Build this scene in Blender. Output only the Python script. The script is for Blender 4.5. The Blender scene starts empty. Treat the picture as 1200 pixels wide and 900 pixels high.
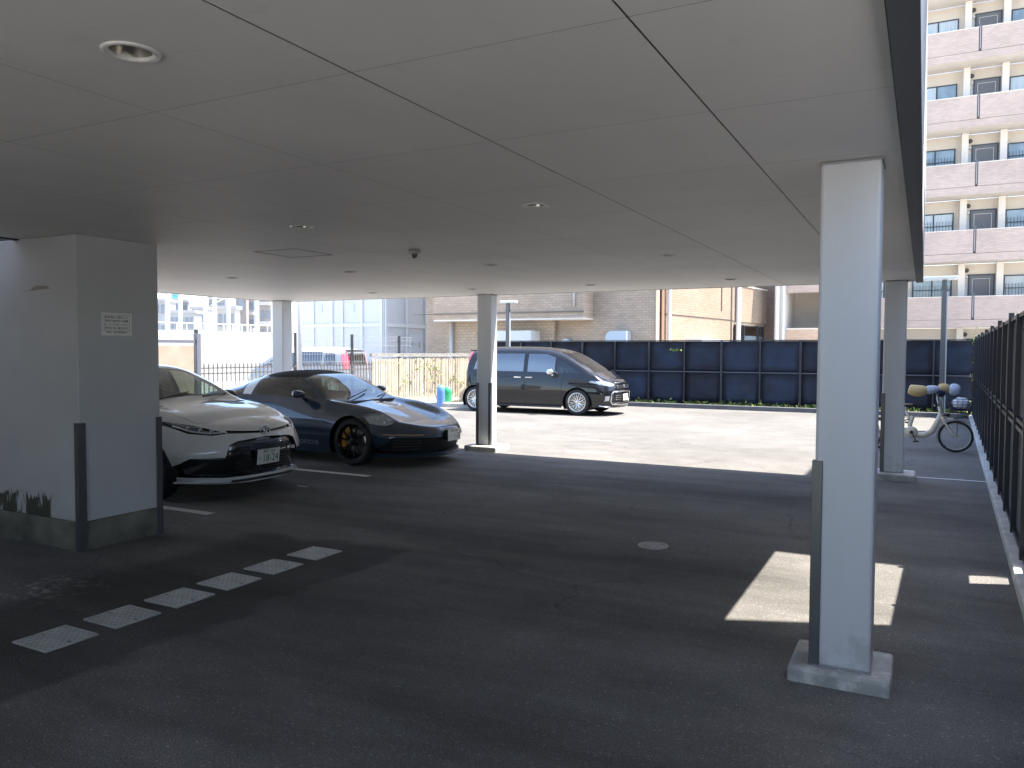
import bpy, bmesh, math, random
from mathutils import Vector, Matrix
from mathutils.bvhtree import BVHTree
random.seed(7)
R = math.radians
scn = bpy.context.scene
C = scn.collection
# ------------------------------------------------------------------ camera
FPX, YAW, PITCH, ROLL = 925.25, 0.480489, 0.041747, 0.003952
cy, sy = math.cos(YAW), math.sin(YAW)
Fv = Vector((-sy*math.cos(PITCH), cy*math.cos(PITCH), -math.sin(PITCH)))
r0 = Vector((cy, sy, 0)); u0 = r0.cross(Fv)
Rv = math.cos(ROLL)*r0 + math.sin(ROLL)*u0
Uv = -math.sin(ROLL)*r0 + math.cos(ROLL)*u0
cam_d = bpy.data.cameras.new('camera'); cam = bpy.data.objects.new('camera', cam_d); C.objects.link(cam)
M = Matrix((Rv, Uv, -Fv)).transposed().to_4x4(); M.translation = Vector((0, 0, 1.6))
cam.matrix_world = M
cam_d.sensor_width = 36; cam_d.lens = 36*FPX/1200; cam_d.clip_start = 0.05; cam_d.clip_end = 2000
scn.camera = cam
# ------------------------------------------------------------------ world, sun, exposure
SUN = Vector((0.40, 0.164, 1.0)).normalized()
world = bpy.data.worlds.new('World'); scn.world = world; world.use_nodes = True
nt = world.node_tree; bg = nt.nodes['Background']
sky = nt.nodes.new('ShaderNodeTexSky'); sky.sky_type = 'NISHITA'; sky.sun_disc = False
sky.sun_elevation = math.asin(SUN.z); sky.sun_rotation = math.atan2(SUN.x, SUN.y)
sky.air_density = 1.0; sky.dust_density = 1.2; sky.ozone_density = 1.0
nt.links.new(sky.outputs[0], bg.inputs[0]); bg.inputs[1].default_value = 0.13
sl = bpy.data.lights.new('sun', 'SUN'); sl.energy = 4.0; sl.angle = R(0.5); sl.color = (1, 0.93, 0.83)
so = bpy.data.objects.new('sun', sl); C.objects.link(so); so.location = (8, 4, 20)
so.rotation_euler = SUN.to_track_quat('Z', 'Y').to_euler()
scn.view_settings.view_transform = 'Standard'; scn.view_settings.look = 'None'
scn.view_settings.gamma = 1; scn.view_settings.use_curve_mapping = False
scn.view_settings.exposure = 2.22
scn.cycles.max_bounces = 10; scn.cycles.diffuse_bounces = 5; scn.cycles.transparent_max_bounces = 24
scn.cycles.glossy_bounces = 4; scn.cycles.sample_clamp_indirect = 8
CEIL = 2.502

# ------------------------------------------------------------------ materials
_m = {}
def mat(name, col=(.5, .5, .5), rough=.6, metal=0, noise=None, bump=None, coat=0, spec=.5, streak=None, emit=None, dirt=None):
    if name in _m: return _m[name]
    m = bpy.data.materials.new(name); m.use_nodes = True; n = m.node_tree.nodes; l = m.node_tree.links
    b = n['Principled BSDF']; b.inputs['Base Color'].default_value = (*col, 1)
    b.inputs['Roughness'].default_value = rough; b.inputs['Metallic'].default_value = metal
    b.inputs['Specular IOR Level'].default_value = spec
    b.inputs['Coat Weight'].default_value = coat; b.inputs['Coat Roughness'].default_value = .03
    tc = n.new('ShaderNodeTexCoord')
    if noise:
        sc, amt = noise
        t = n.new('ShaderNodeTexNoise'); t.inputs['Scale'].default_value = sc; t.inputs['Detail'].default_value = 5
        mp = n.new('ShaderNodeMapping'); l.new(tc.outputs['Object'], mp.inputs[0])
        if streak: mp.inputs['Scale'].default_value = streak
        l.new(mp.outputs[0], t.inputs['Vector'])
        mr = n.new('ShaderNodeMapRange'); mr.inputs[1].default_value = .3; mr.inputs[2].default_value = .7
        mr.inputs[3].default_value = 1-amt; mr.inputs[4].default_value = 1+amt
        l.new(t.outputs['Fac'], mr.inputs[0])
        mx = n.new('ShaderNodeMix'); mx.data_type = 'RGBA'; mx.blend_type = 'MULTIPLY'; mx.inputs[0].default_value = 1
        mx.inputs[6].default_value = (*col, 1); l.new(mr.outputs[0], mx.inputs[7]); l.new(mx.outputs[2], b.inputs['Base Color'])
        mr2 = n.new('ShaderNodeMapRange'); mr2.inputs[3].default_value = max(0, rough-.08); mr2.inputs[4].default_value = min(1, rough+.08)
        l.new(t.outputs['Fac'], mr2.inputs[0]); l.new(mr2.outputs[0], b.inputs['Roughness'])
    if bump:
        t2 = n.new('ShaderNodeTexNoise'); t2.inputs['Scale'].default_value = bump[0]; t2.inputs['Detail'].default_value = 6
        l.new(tc.outputs['Object'], t2.inputs['Vector'])
        bp = n.new('ShaderNodeBump'); bp.inputs['Strength'].default_value = bump[1]; bp.inputs['Distance'].default_value = .01
        l.new(t2.outputs['Fac'], bp.inputs['Height']); l.new(bp.outputs[0], b.inputs['Normal'])
    if emit:
        b.inputs['Emission Color'].default_value = (*col, 1); b.inputs['Emission Strength'].default_value = emit
    _m[name] = m; return m

def glass(name, tint=(.7, .8, .78), refl=1.5, rough=.0):
    """thin sheet glass: tinted transparency plus a fresnel mirror"""
    if name in _m: return _m[name]
    m = bpy.data.materials.new(name); m.use_nodes = True; n = m.node_tree.nodes; l = m.node_tree.links
    n.remove(n['Principled BSDF']); out = n['Material Output']
    tr = n.new('ShaderNodeBsdfTransparent'); tr.inputs[0].default_value = (*tint, 1)
    gl = n.new('ShaderNodeBsdfGlossy'); gl.inputs['Roughness'].default_value = rough; gl.inputs[0].default_value = (1, 1, 1, 1)
    lw = n.new('ShaderNodeFresnel'); lw.inputs[0].default_value = 1.6
    ge = n.new('ShaderNodeNewGeometry'); mr = n.new('ShaderNodeMath'); mr.operation = 'MULTIPLY'; mr.inputs[1].default_value = refl; mr.use_clamp = True
    l.new(lw.outputs[0], mr.inputs[0])
    # same fresnel from both faces
    iv = n.new('ShaderNodeMath'); iv.operation = 'SUBTRACT'; iv.inputs[0].default_value = 1; l.new(ge.outputs['Backfacing'], iv.inputs[1])
    io = n.new('ShaderNodeMapRange'); io.inputs[3].default_value = 1/1.6; io.inputs[4].default_value = 1.6
    l.new(iv.outputs[0], io.inputs[0]); l.new(io.outputs[0], lw.inputs[0])
    mx = n.new('ShaderNodeMixShader'); l.new(mr.outputs[0], mx.inputs[0]); l.new(tr.outputs[0], mx.inputs[1]); l.new(gl.outputs[0], mx.inputs[2])
    l.new(mx.outputs[0], out.inputs[0]); _m[name] = m; return m

def paint(name, col, metal=0., rough=.35, ior=1.55):
    if name in _m: return _m[name]
    m = mat(name, col, rough, metal, coat=1); m.node_tree.nodes['Principled BSDF'].inputs['Coat IOR'].default_value = ior; m.node_tree.nodes['Principled BSDF'].inputs['Specular IOR Level'].default_value = .15
    return m

def brick(name, c1, c2, mortar, axis, bw=.24, bh=.075, gap=.008):
    if name in _m: return _m[name]
    m = bpy.data.materials.new(name); m.use_nodes = True; n = m.node_tree.nodes; l = m.node_tree.links
    b = n['Principled BSDF']; b.inputs['Roughness'].default_value = .75
    ge = n.new('ShaderNodeNewGeometry'); sp = n.new('ShaderNodeSeparateXYZ'); l.new(ge.outputs['Position'], sp.inputs[0])
    cb = n.new('ShaderNodeCombineXYZ'); l.new(sp.outputs[0 if axis == 'x' else 1], cb.inputs[0]); l.new(sp.outputs[2], cb.inputs[1])
    br = n.new('ShaderNodeTexBrick'); l.new(cb.outputs[0], br.inputs['Vector'])
    br.inputs['Color1'].default_value = (*c1, 1); br.inputs['Color2'].default_value = (*c2, 1); br.inputs['Mortar'].default_value = (*mortar, 1)
    br.inputs['Scale'].default_value = 1; br.inputs['Brick Width'].default_value = bw; br.inputs['Row Height'].default_value = bh
    br.inputs['Mortar Size'].default_value = gap; br.inputs['Bias'].default_value = 0
    t = n.new('ShaderNodeTexNoise'); t.inputs['Scale'].default_value = .6; t.inputs['Detail'].default_value = 6; l.new(ge.outputs['Position'], t.inputs['Vector'])
    mr = n.new('ShaderNodeMapRange'); mr.inputs[1].default_value = .3; mr.inputs[2].default_value = .7; mr.inputs[3].default_value = .88; mr.inputs[4].default_value = 1.1
    l.new(t.outputs['Fac'], mr.inputs[0])
    mx = n.new('ShaderNodeMix'); mx.data_type = 'RGBA'; mx.blend_type = 'MULTIPLY'; mx.inputs[0].default_value = 1
    l.new(br.outputs['Color'], mx.inputs[6]); l.new(mr.outputs[0], mx.inputs[7]); l.new(mx.outputs[2], b.inputs['Base Color'])
    bp = n.new('ShaderNodeBump'); bp.inputs['Strength'].default_value = .5; bp.inputs['Distance'].default_value = .006; bp.invert = True
    l.new(br.outputs['Fac'], bp.inputs['Height']); l.new(bp.outputs[0], b.inputs['Normal'])
    _m[name] = m; return m

# ------------------------------------------------------------------ object helpers
ORG = {}
def tag(o, label, cat, group=None, kind=None):
    if label: o['label'] = label
    if cat: o['category'] = cat
    if group: o['group'] = group
    if kind: o['kind'] = kind
    return o
def thing(name, label, cat, loc=(0, 0, 0), rotz=0, group=None, world=True):
    """Empty at the base; world=True: parts are written in world coordinates, False: in local ones"""
    o = bpy.data.objects.new(name, None); C.objects.link(o); o.location = loc; o.rotation_euler = (0, 0, rotz)
    o.empty_display_size = .2
    tag(o, label, cat, group); ORG[o] = Vector(loc) if world else Vector((0, 0, 0)); return o
def obj(name, bm, mats, parent=None, smooth=False, bevel=0, origin=None):
    if not isinstance(mats, (list, tuple)): mats = [mats]
    off = ORG[parent] if parent is not None else (Vector(origin) if origin else Vector((0, 0, 0)))
    if off.length > 0: bmesh.ops.translate(bm, verts=bm.verts, vec=-off)
    me = bpy.data.meshes.new(name); bm.to_mesh(me); bm.free()
    for m in mats: me.materials.append(m)
    if smooth:
        for p in me.polygons: p.use_smooth = True
    o = bpy.data.objects.new(name, me); C.objects.link(o)
    if parent is not None: o.parent = parent; ORG[o] = off
    else: o.location = off; ORG[o] = off
    if bevel:
        b = o.modifiers.new('b', 'BEVEL'); b.width = bevel; b.segments = 2; b.limit_method = 'ANGLE'; b.angle_limit = R(40)
    return o
def struct(name, bm, mats, **k):
    o = obj(name, bm, mats, **k); o['kind'] = 'structure'; return o
def dup(root, loc=None, rotz=None, label=None, group=None, cat=None):
    r = root.copy(); C.objects.link(r)
    if loc is not None: r.location = loc
    if rotz is not None: r.rotation_euler = (0, 0, rotz)
    if label: r['label'] = label
    if group: r['group'] = group
    for ch in list(root.children):
        c = ch.copy(); C.objects.link(c); c.parent = r
        for g in ch.children:
            d = g.copy(); C.objects.link(d); d.parent = c
    return r
def BM(): return bmesh.new()
def box(bm, a, b, mi=0):
    (x0, y0, z0), (x1, y1, z1) = a, b
    v = [bm.verts.new(p) for p in ((x0,y0,z0),(x1,y0,z0),(x1,y1,z0),(x0,y1,z0),(x0,y0,z1),(x1,y0,z1),(x1,y1,z1),(x0,y1,z1))]
    for f in ((0,3,2,1),(4,5,6,7),(0,1,5,4),(1,2,6,5),(2,3,7,6),(3,0,4,7)):
        fc = bm.faces.new([v[i] for i in f]); fc.material_index = mi
    return v
def boxes(*bs):
    bm = BM()
    for b in bs: box(bm, *b)
    return bm
def obox(bm, c, size, rot, mi=0):
    """oriented box: centre, size, rotation matrix 3x3"""
    v = box(bm, [-s/2 for s in size], [s/2 for s in size], mi)
    for q in v: q.co = rot @ q.co + Vector(c)
    return v
def quad(bm, pts, mi=0):
    f = bm.faces.new([bm.verts.new(p) for p in pts]); f.material_index = mi; return f
def tube(bm, pts, rad, n=8, mi=0, cap=True, smooth=True):
    pts = [Vector(p) for p in pts]; rings = []
    rr = rad if isinstance(rad, (list, tuple)) else [rad]*len(pts)
    up = None
    for i, p in enumerate(pts):
        d = (pts[min(i+1, len(pts)-1)] - pts[max(i-1, 0)]).normalized()
        if up is None:
            up = Vector((0, 0, 1)) if abs(d.z) < .9 else Vector((0, 1, 0))
        s = d.cross(up).normalized(); up = s.cross(d).normalized()
        rings.append([bm.verts.new(p + rr[i]*(math.cos(2*math.pi*k/n)*s + math.sin(2*math.pi*k/n)*up)) for k in range(n)])
    for a, b in zip(rings, rings[1:]):
        for k in range(n):
            f = bm.faces.new((a[k], a[(k+1) % n], b[(k+1) % n], b[k])); f.material_index = mi; f.smooth = smooth
    if cap:
        f = bm.faces.new(rings[0][::-1]); f.material_index = mi
        f = bm.faces.new(rings[-1]); f.material_index = mi
def cyl(bm, a, b, r, n=16, mi=0): tube(bm, [a, b], r, n, mi)
def lathe(bm, prof, n=48, axis='y', c=(0, 0, 0), mi=0, closed=False):
    """prof: (offset along axis, radius)"""
    c = Vector(c); rings = []
    for (o, r) in prof:
        ring = []
        for k in range(n):
            a = 2*math.pi*k/n
            if axis == 'y': p = Vector((r*math.cos(a), o, r*math.sin(a)))
            elif axis == 'z': p = Vector((r*math.cos(a), r*math.sin(a), o))
            else: p = Vector((o, r*math.cos(a), r*math.sin(a)))
            ring.append(bm.verts.new(c+p))
        rings.append(ring)
    prs = list(zip(rings, rings[1:]))
    if closed: prs.append((rings[-1], rings[0]))
    for a, b in prs:
        for k in range(n):
            f = bm.faces.new((a[k], a[(k+1) % n], b[(k+1) % n], b[k])); f.smooth = True; f.material_index = mi
def prism(bm, pts, ext, mi=0):
    """pts: 3D polygon, ext: extrusion vector"""
    ext = Vector(ext); a = [bm.verts.new(p) for p in pts]; b = [bm.verts.new(Vector(p)+ext) for p in pts]
    n = len(a); bm.faces.new(a[::-1]).material_index = mi; bm.faces.new(b).material_index = mi
    for k in range(n): bm.faces.new((a[k], a[(k+1) % n], b[(k+1) % n], b[k])).material_index = mi
def fixn(bm): bmesh.ops.recalc_face_normals(bm, faces=bm.faces); return bm
def text_bm(body, size, Mx, ext=.0015, spacing=1.0, sx=1.0):
    cu = bpy.data.curves.new('t', 'FONT'); cu.body = body; cu.size = size; cu.extrude = ext
    cu.align_x = 'CENTER'; cu.align_y = 'CENTER'; cu.space_character = spacing; cu.resolution_u = 3
    o = bpy.data.objects.new('t', cu); C.objects.link(o)
    dg = bpy.context.evaluated_depsgraph_get(); dg.update()
    me = bpy.data.meshes.new_from_object(o.evaluated_get(dg)); bm = BM(); bm.from_mesh(me)
    bpy.data.objects.remove(o); bpy.data.curves.remove(cu); bpy.data.meshes.remove(me)
    bmesh.ops.transform(bm, matrix=Mx @ Matrix.Diagonal((sx, 1, 1, 1)), verts=bm.verts); return bm
def frame_m(origin, xdir, ydir):
    x = Vector(xdir).normalized(); y = Vector(ydir).normalized(); z = x.cross(y)
    m = Matrix((x, y, z)).transposed().to_4x4(); m.translation = Vector(origin); return m
# ------------------------------------------------------------------ ground
def asphalt():
    m = bpy.data.materials.new('asphalt'); m.use_nodes = True; n = m.node_tree.nodes; l = m.node_tree.links
    b = n['Principled BSDF']; b.inputs['Roughness'].default_value = .8; b.inputs['Specular IOR Level'].default_value = .35
    ge = n.new('ShaderNodeNewGeometry'); P = ge.outputs['Position']
    def noise(s, d=4, vec=P, rough=.5):
        t = n.new('ShaderNodeTexNoise'); t.inputs['Scale'].default_value = s; t.inputs['Detail'].default_value = d; t.inputs['Roughness'].default_value = rough
        l.new(vec, t.inputs['Vector']); return t.outputs['Fac']
    def mapr(v, a, b_, c, d, smooth=False):
        r = n.new('ShaderNodeMapRange'); r.inputs[1].default_value = a; r.inputs[2].default_value = b_; r.inputs[3].default_value = c; r.inputs[4].default_value = d
        if smooth: r.interpolation_type = 'SMOOTHSTEP'
        l.new(v, r.inputs[0]); return r.outputs[0]
    def mul(a, b_, op='MULTIPLY'):
        q = n.new('ShaderNodeMath'); q.operation = op
        for i, v in enumerate((a, b_)):
            if isinstance(v, (int, float)): q.inputs[i].default_value = v
            else: l.new(v, q.inputs[i])
        return q.outputs[0]
    large = mapr(noise(.35, 3), .35, .65, .82, 1.14)
    mid = mapr(noise(2.2, 6, rough=.65), .3, .7, .84, 1.14)
    fine = mapr(noise(120, 3), .3, .7, .62, 1.4)
    vo = n.new('ShaderNodeTexVoronoi'); vo.inputs['Scale'].default_value = 85; l.new(P, vo.inputs['Vector'])
    agg = mapr(vo.outputs['Distance'], 0, .45, 1.35, .85)
    # pale aggregate grains: a random few cells
    sc = n.new('ShaderNodeSeparateColor'); l.new(vo.outputs['Color'], sc.inputs[0])
    grain = mapr(sc.outputs[0], .955, .97, 1.0, 1.5)
    # sealed patch round the covers
    sp = n.new('ShaderNodeSeparateXYZ'); l.new(P, sp.inputs[0])
    wob = mapr(noise(.9, 3), .3, .7, -.25, .25)
    xs = mul(sp.outputs[0], wob, 'ADD'); ys = mul(sp.outputs[1], wob, 'ADD')
    inx = mul(mapr(xs, -3.72, -3.60, 1, 0, True), mapr(xs, -5.3, -4.9, 0, 1, True))
    iny = mul(mapr(ys, 5.05, 5.2, 1, 0, True), mapr(ys, .2, .6, 0, 1, True))
    patch = mapr(mul(inx, iny), 0, 1, 1, .52)
    # long dark stains, made darker to stand in for shade under the roof
    mp = n.new('ShaderNodeMapping'); mp.inputs['Scale'].default_value = (.25, 1.1, 1); mp.inputs['Rotation'].default_value = (0, 0, R(-14)); l.new(P, mp.inputs[0])
    stain = mapr(noise(.9, 5, mp.outputs[0], .6), .40, .62, 1.12, .55)
    lane = mapr(sp.outputs[1], 10.2, 11.4, 0, 1); stain = n_mix(n, l, lane, stain, 1.0)
    v = mul(mul(mul(large, mid), mul(fine, agg)), mul(mul(grain, patch), stain))
    # efflorescence splash next to the pillar
    d1 = n.new('ShaderNodeVectorMath'); d1.operation = 'DISTANCE'; d1.inputs[1].default_value = (-5.15, 3.25, 0)
    mp2 = n.new('ShaderNodeMapping'); mp2.inputs['Scale'].default_value = (1, 1, 1); l.new(P, mp2.inputs[0]); l.new(mp2.outputs[0], d1.inputs[0])
    spl = mul(mapr(d1.outputs['Value'], .12, .42, 1, 0), mapr(noise(16, 5, rough=.7), .52, .6, 0, 1))
    # hairline cracks
    vc = n.new('ShaderNodeTexVoronoi'); vc.feature = 'DISTANCE_TO_EDGE'; vc.inputs['Scale'].default_value = .45
    dn = n.new('ShaderNodeTexNoise'); dn.inputs['Scale'].default_value = 1.6; dn.inputs['Detail'].default_value = 6; l.new(P, dn.inputs['Vector'])
    va = n.new('ShaderNodeVectorMath'); va.operation = 'MULTIPLY_ADD'; va.inputs[1].default_value = (.9, .9, 0); l.new(dn.outputs['Color'], va.inputs[0]); l.new(P, va.inputs[2])
    l.new(va.outputs[0], vc.inputs['Vector'])
    crack = mul(mapr(vc.outputs['Distance'], 0, .006, .45, 0), mapr(noise(.5, 2), .5, .58, 0, 1))
    v = mul(v, mul(1, crack, 'SUBTRACT'))
    base = n.new('ShaderNodeMix'); base.data_type = 'RGBA'; base.inputs[6].default_value = (.152, .147, .139, 1); base.inputs[7].default_value = (.42, .41, .38, 1); l.new(spl, base.inputs[0])
    mx = n.new('ShaderNodeMix'); mx.data_type = 'RGBA'; mx.blend_type = 'MULTIPLY'; mx.inputs[0].default_value = 1
    l.new(base.outputs[2], mx.inputs[6]); l.new(v, mx.inputs[7]); l.new(mx.outputs[2], b.inputs['Base Color'])
    bp = n.new('ShaderNodeBump'); bp.inputs['Strength'].default_value = .6; bp.inputs['Distance'].default_value = .006
    l.new(mul(vo.outputs['Distance'], fine, 'ADD'), bp.inputs['Height']); l.new(bp.outputs[0], b.inputs['Normal'])
    return m
def n_mix(n, l, f, a, c):
    q = n.new('ShaderNodeMix'); q.data_type = 'FLOAT'; l.new(f, q.inputs[0]); l.new(a, q.inputs[2]); q.inputs[3].default_value = c
    return q.outputs[0]
ASPH = asphalt()
CONC = mat('concrete', (.42, .41, .38), .85, noise=(3, .22), bump=(60, .25))
CONCD = mat('old_concrete', (.30, .30, .275), .9, noise=(2.5, .3), bump=(40, .4))
WHITE = mat('white_paint', (.74, .74, .73), .5, noise=(2, .06))
LINE = mat('road_paint', (.62, .61, .57), .7, noise=(18, .22))
g = BM(); quad(g, [(-500, -500, -.012), (500, -500, -.012), (500, 700, -.012), (-500, 700, -.012)])
struct('ground', g, mat('ground', (.44, .42, .385), .9, noise=(.8, .15), bump=(30, .2)))
g = BM(); quad(g, [(-13.6, -3.2, 0), (1.6, -3.2, 0), (1.6, 22.75, 0), (-13.6, 22.75, 0)])
struct('parking_asphalt', g, ASPH)
# painted bay lines and the pale joint strip
def mark(name, x0, x1, y0, y1, m=LINE, z=.004):
    g = BM(); quad(g, [(x0, y0, z), (x1, y0, z), (x1, y1, z), (x0, y1, z)]); return struct(name, g, m)
mark('bay_marking', -11, -6.12, 5.36, 5.47)
mark('bay_marking', -11, -6.22, 7.96, 8.07)
mark('bay_marking', -6.52, -6.36, 7.02, 7.05)
mark('bay_marking', -5.5, -4.9, 13.2, 13.28, mat('faded_paint', (.33, .32, .30), .8, noise=(14, .25)))
mark('bay_marking', -5.05, -4.35, 11.55, 11.63, mat('faded_paint'))
mark('bay_marking', -8.4, -7.4, 15.2, 15.3, mat('faded_paint'))
mark('ground_joint', -.08, .72, 11.33, 11.375, mat('joint_white', (.8, .8, .8), .5))
# ------------------------------------------------------------------ the building overhead
bx0, bx1, by0, by1 = -10.66, -.11, -2.4, 11.17
off_b = thing('building', 'pale building raised on columns over the covered parking bays', 'building', (-5, 4, 0))
PX0, PY0, PS = -.73, 2.067, .941
lights = [(-2.15, 1.62), (-2.15, 4.43), (-4.04, 4.43), (-4.04, 7.25), (-2.15, 7.25), (-5.85, 7.20), (-7.67, 7.15), (-4.04, 10.03), (-2.15, 9.98), (-7.67, 9.98), (-5.86, 9.98)]
LR = .066
strong = {round(PX0, 3), round(PX0-PS, 3)}
ceil = BM(); gy = .0011
def gxa(x): return .003 if round(x, 3) in strong else .0012
xs = [PX0 + i*PS for i in range(-12, 2)]; xs = [x for x in xs if bx0 < x < bx1]; xs = [bx0] + xs + [bx1]
ys = [PY0 + j*PS for j in range(-8, 12)]; ys = [y for y in ys if by0 < y < by1-.05]; ys = [by0] + ys + [by1]
HOLE = (-8.6, -6.62, 2.9, 3.98)          # light well in the ceiling
def panel(x0, x1, y0, y1):
    x0 += gxa(x0); x1 -= gxa(x1); y0 += gy; y1 -= gy
    inside = [c for c in lights if x0 < c[0] < x1 and y0 < c[1] < y1]
    z = CEIL
    if not inside:
        quad(ceil, [(x0, y0, z), (x0, y1, z), (x1, y1, z), (x1, y0, z)]); return
    cx, cyy = inside[0]
    an = sorted([2*math.pi*k/32 for k in range(32)] + [math.atan2(b-cyy, a-cx) % (2*math.pi) for a in (x0, x1) for b in (y0, y1)])
    inn, out = [], []
    for a in an:
        c, s = math.cos(a), math.sin(a)
        t = min(((x1-cx)/c if c > 1e-9 else (x0-cx)/c if c < -1e-9 else 1e9), ((y1-cyy)/s if s > 1e-9 else (y0-cyy)/s if s < -1e-9 else 1e9))
        inn.append(ceil.verts.new((cx+LR*c, cyy+LR*s, z))); out.append(ceil.verts.new((cx+t*c, cyy+t*s, z)))
    k = len(an)
    for i in range(k): ceil.faces.new((inn[i], inn[(i+1) % k], out[(i+1) % k], out[i]))
for x0, x1 in zip(xs, xs[1:]):
    for y0, y1 in zip(ys, ys[1:]):
        hx0, hx1, hy0, hy1 = HOLE
        if x1 <= hx0 or x0 >= hx1 or y1 <= hy0 or y0 >= hy1: panel(x0, x1, y0, y1); continue
        if x1 > hx1: panel(hx1, x1, y0, y1)
        if x0 < hx0: panel(x0, hx0, y0, y1)
        a, b_ = max(x0, hx0), min(x1, hx1)
        if y1 > hy1 and b_ - a > .02: panel(a, b_, hy1, y1)
        if y0 < hy0 and b_ - a > .02: panel(a, b_, y0, hy0)
def ceil_mat():
    m = bpy.data.materials.new('ceiling_board'); m.use_nodes = True; n = m.node_tree.nodes; l = m.node_tree.links
    b = n['Principled BSDF']; b.inputs['Roughness'].default_value = .55; b.inputs['Specular IOR Level'].default_value = .35
    ge = n.new('ShaderNodeNewGeometry'); P = ge.outputs['Position']
    def ns(s, d, lo, hi, a, c, scale=(1, 1, 1)):
        mp = n.new('ShaderNodeMapping'); mp.inputs['Scale'].default_value = scale; l.new(P, mp.inputs[0])
        t = n.new('ShaderNodeTexNoise'); t.inputs['Scale'].default_value = s; t.inputs['Detail'].default_value = d; t.inputs['Roughness'].default_value = .6; l.new(mp.outputs[0], t.inputs['Vector'])
        r = n.new('ShaderNodeMapRange'); r.inputs[1].default_value = lo; r.inputs[2].default_value = hi; r.inputs[3].default_value = a; r.inputs[4].default_value = c; l.new(t.outputs['Fac'], r.inputs[0]); return r.outputs[0]
    def mu(a, c):
        q = n.new('ShaderNodeMath'); q.operation = 'MULTIPLY'; l.new(a, q.inputs[0]); l.new(c, q.inputs[1]); return q.outputs[0]
    # each board a hair different, soft mottling, streaks of dust
    sp = n.new('ShaderNodeVectorMath'); sp.operation = 'SUBTRACT'; sp.inputs[1].default_value = (PX0, PY0, 0); l.new(P, sp.inputs[0])
    sc = n.new('ShaderNodeVectorMath'); sc.operation = 'SCALE'; sc.inputs['Scale'].default_value = 1/PS; l.new(sp.outputs[0], sc.inputs[0])
    fl = n.new('ShaderNodeVectorMath'); fl.operation = 'FLOOR'; l.new(sc.outputs[0], fl.inputs[0])
    wn = n.new('ShaderNodeTexWhiteNoise'); l.new(fl.outputs[0], wn.inputs['Vector'])
    r = n.new('ShaderNodeMapRange'); r.inputs[3].default_value = .965; r.inputs[4].default_value = 1.0; l.new(wn.outputs['Value'], r.inputs[0])
    v = mu(mu(r.outputs[0], ns(.7, 6, .3, .7, .93, 1.03)), mu(ns(2.2, 5, .35, .7, 1.0, .95, (1, .3, 1)), ns(9, 4, .62, .75, 1, .93)))
    mx = n.new('ShaderNodeMix'); mx.data_type = 'RGBA'; mx.blend_type = 'MULTIPLY'; mx.inputs[0].default_value = 1; mx.inputs[6].default_value = (.87, .85, .815, 1)
    l.new(v, mx.inputs[7]); l.new(mx.outputs[2], b.inputs['Base Color'])
    return m
CEILM = ceil_mat()
obj('ceiling', ceil, CEILM, off_b)
# joint backing above the boards, with the light well and lamp recesses left open (strips round them)
JB = mat('joint_sealant', (.26, .25, .24), .8)
g = BM()
zb = CEIL+.006
for x in xs[1:-1]:
    w = .012
    segs = [(by0, by1)]
    if HOLE[0] < x < HOLE[1]: segs = [(by0, HOLE[2]), (HOLE[3], by1)]
    for a, b_ in segs: quad(g, [(x-w, a, zb), (x-w, b_, zb), (x+w, b_, zb), (x+w, a, zb)])
for y in ys[1:-1]:
    w = .012; z2 = zb+.002
    segs = [(bx0, bx1)]
    if HOLE[2] < y < HOLE[3]: segs = [(bx0, HOLE[0]), (HOLE[1], bx1)]
    for a, b_ in segs: quad(g, [(a, y-w, z2), (a, y+w, z2), (b_, y+w, z2), (b_, y-w, z2)])
obj('joint_backing', g, JB, off_b)
# slab above (shades the ceiling void), upper walls, edge trims
hx0, hx1, hy0, hy1 = HOLE
wx1, wy1 = -.028, 11.235; BH = 3.7
g = boxes(((bx0-.08, by0-.08, CEIL+.16), (hx0, wy1, 3.0)), ((hx1, by0-.08, CEIL+.16), (wx1-.02, wy1-.02, 3.0)),
          ((hx0, hy1, CEIL+.16), (hx1, wy1-.02, 3.0)), ((hx0, by0-.08, CEIL+.16), (hx1, hy0, 3.0)))
BH_ = 0
obj('floor_slab', g, mat('slab_dark', (.2, .2, .2), .9), off_b)
WALLM = mat('outer_wall', (.60, .61, .62), .6, noise=(1.2, .06), streak=(1, 1, .2))
g = boxes(((wx1-.02, by0-.1, CEIL+.012), (wx1, wy1, BH)), ((bx0-.1, wy1-.02, CEIL+.012), (wx1-.02, wy1, BH)),
          ((bx0-.12, by0-.1, CEIL+.012), (bx0-.1, wy1, BH)), ((bx0-.1, by0-.12, CEIL+.012), (wx1-.02, by0-.1, BH)),
          )
obj('outer_wall', g, WALLM, off_b)
g = boxes(((hx1+.002, by0, BH-.05), (wx1-.022, wy1-.022, BH+.02)), ((bx0-.1, hy1+.002, BH-.05), (hx1, wy1-.022, BH+.02)))
obj('roof', g, WALLM, off_b)
# unseen wall added on the near left to cut daylight from that side
obj('side_wall', boxes(((-9.9, by0+.1, -.02), (-9.62, 3.90, CEIL-.004))), mat('well_wall', (.62, .63, .64), .6), off_b)
obj('side_wall', boxes(((-9.61, by0+.1, -.02), (-4.4, by0+.35, CEIL-.004))), mat('well_wall'), off_b)  # unseen wall added at the rear to darken the pillar's near face
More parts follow.
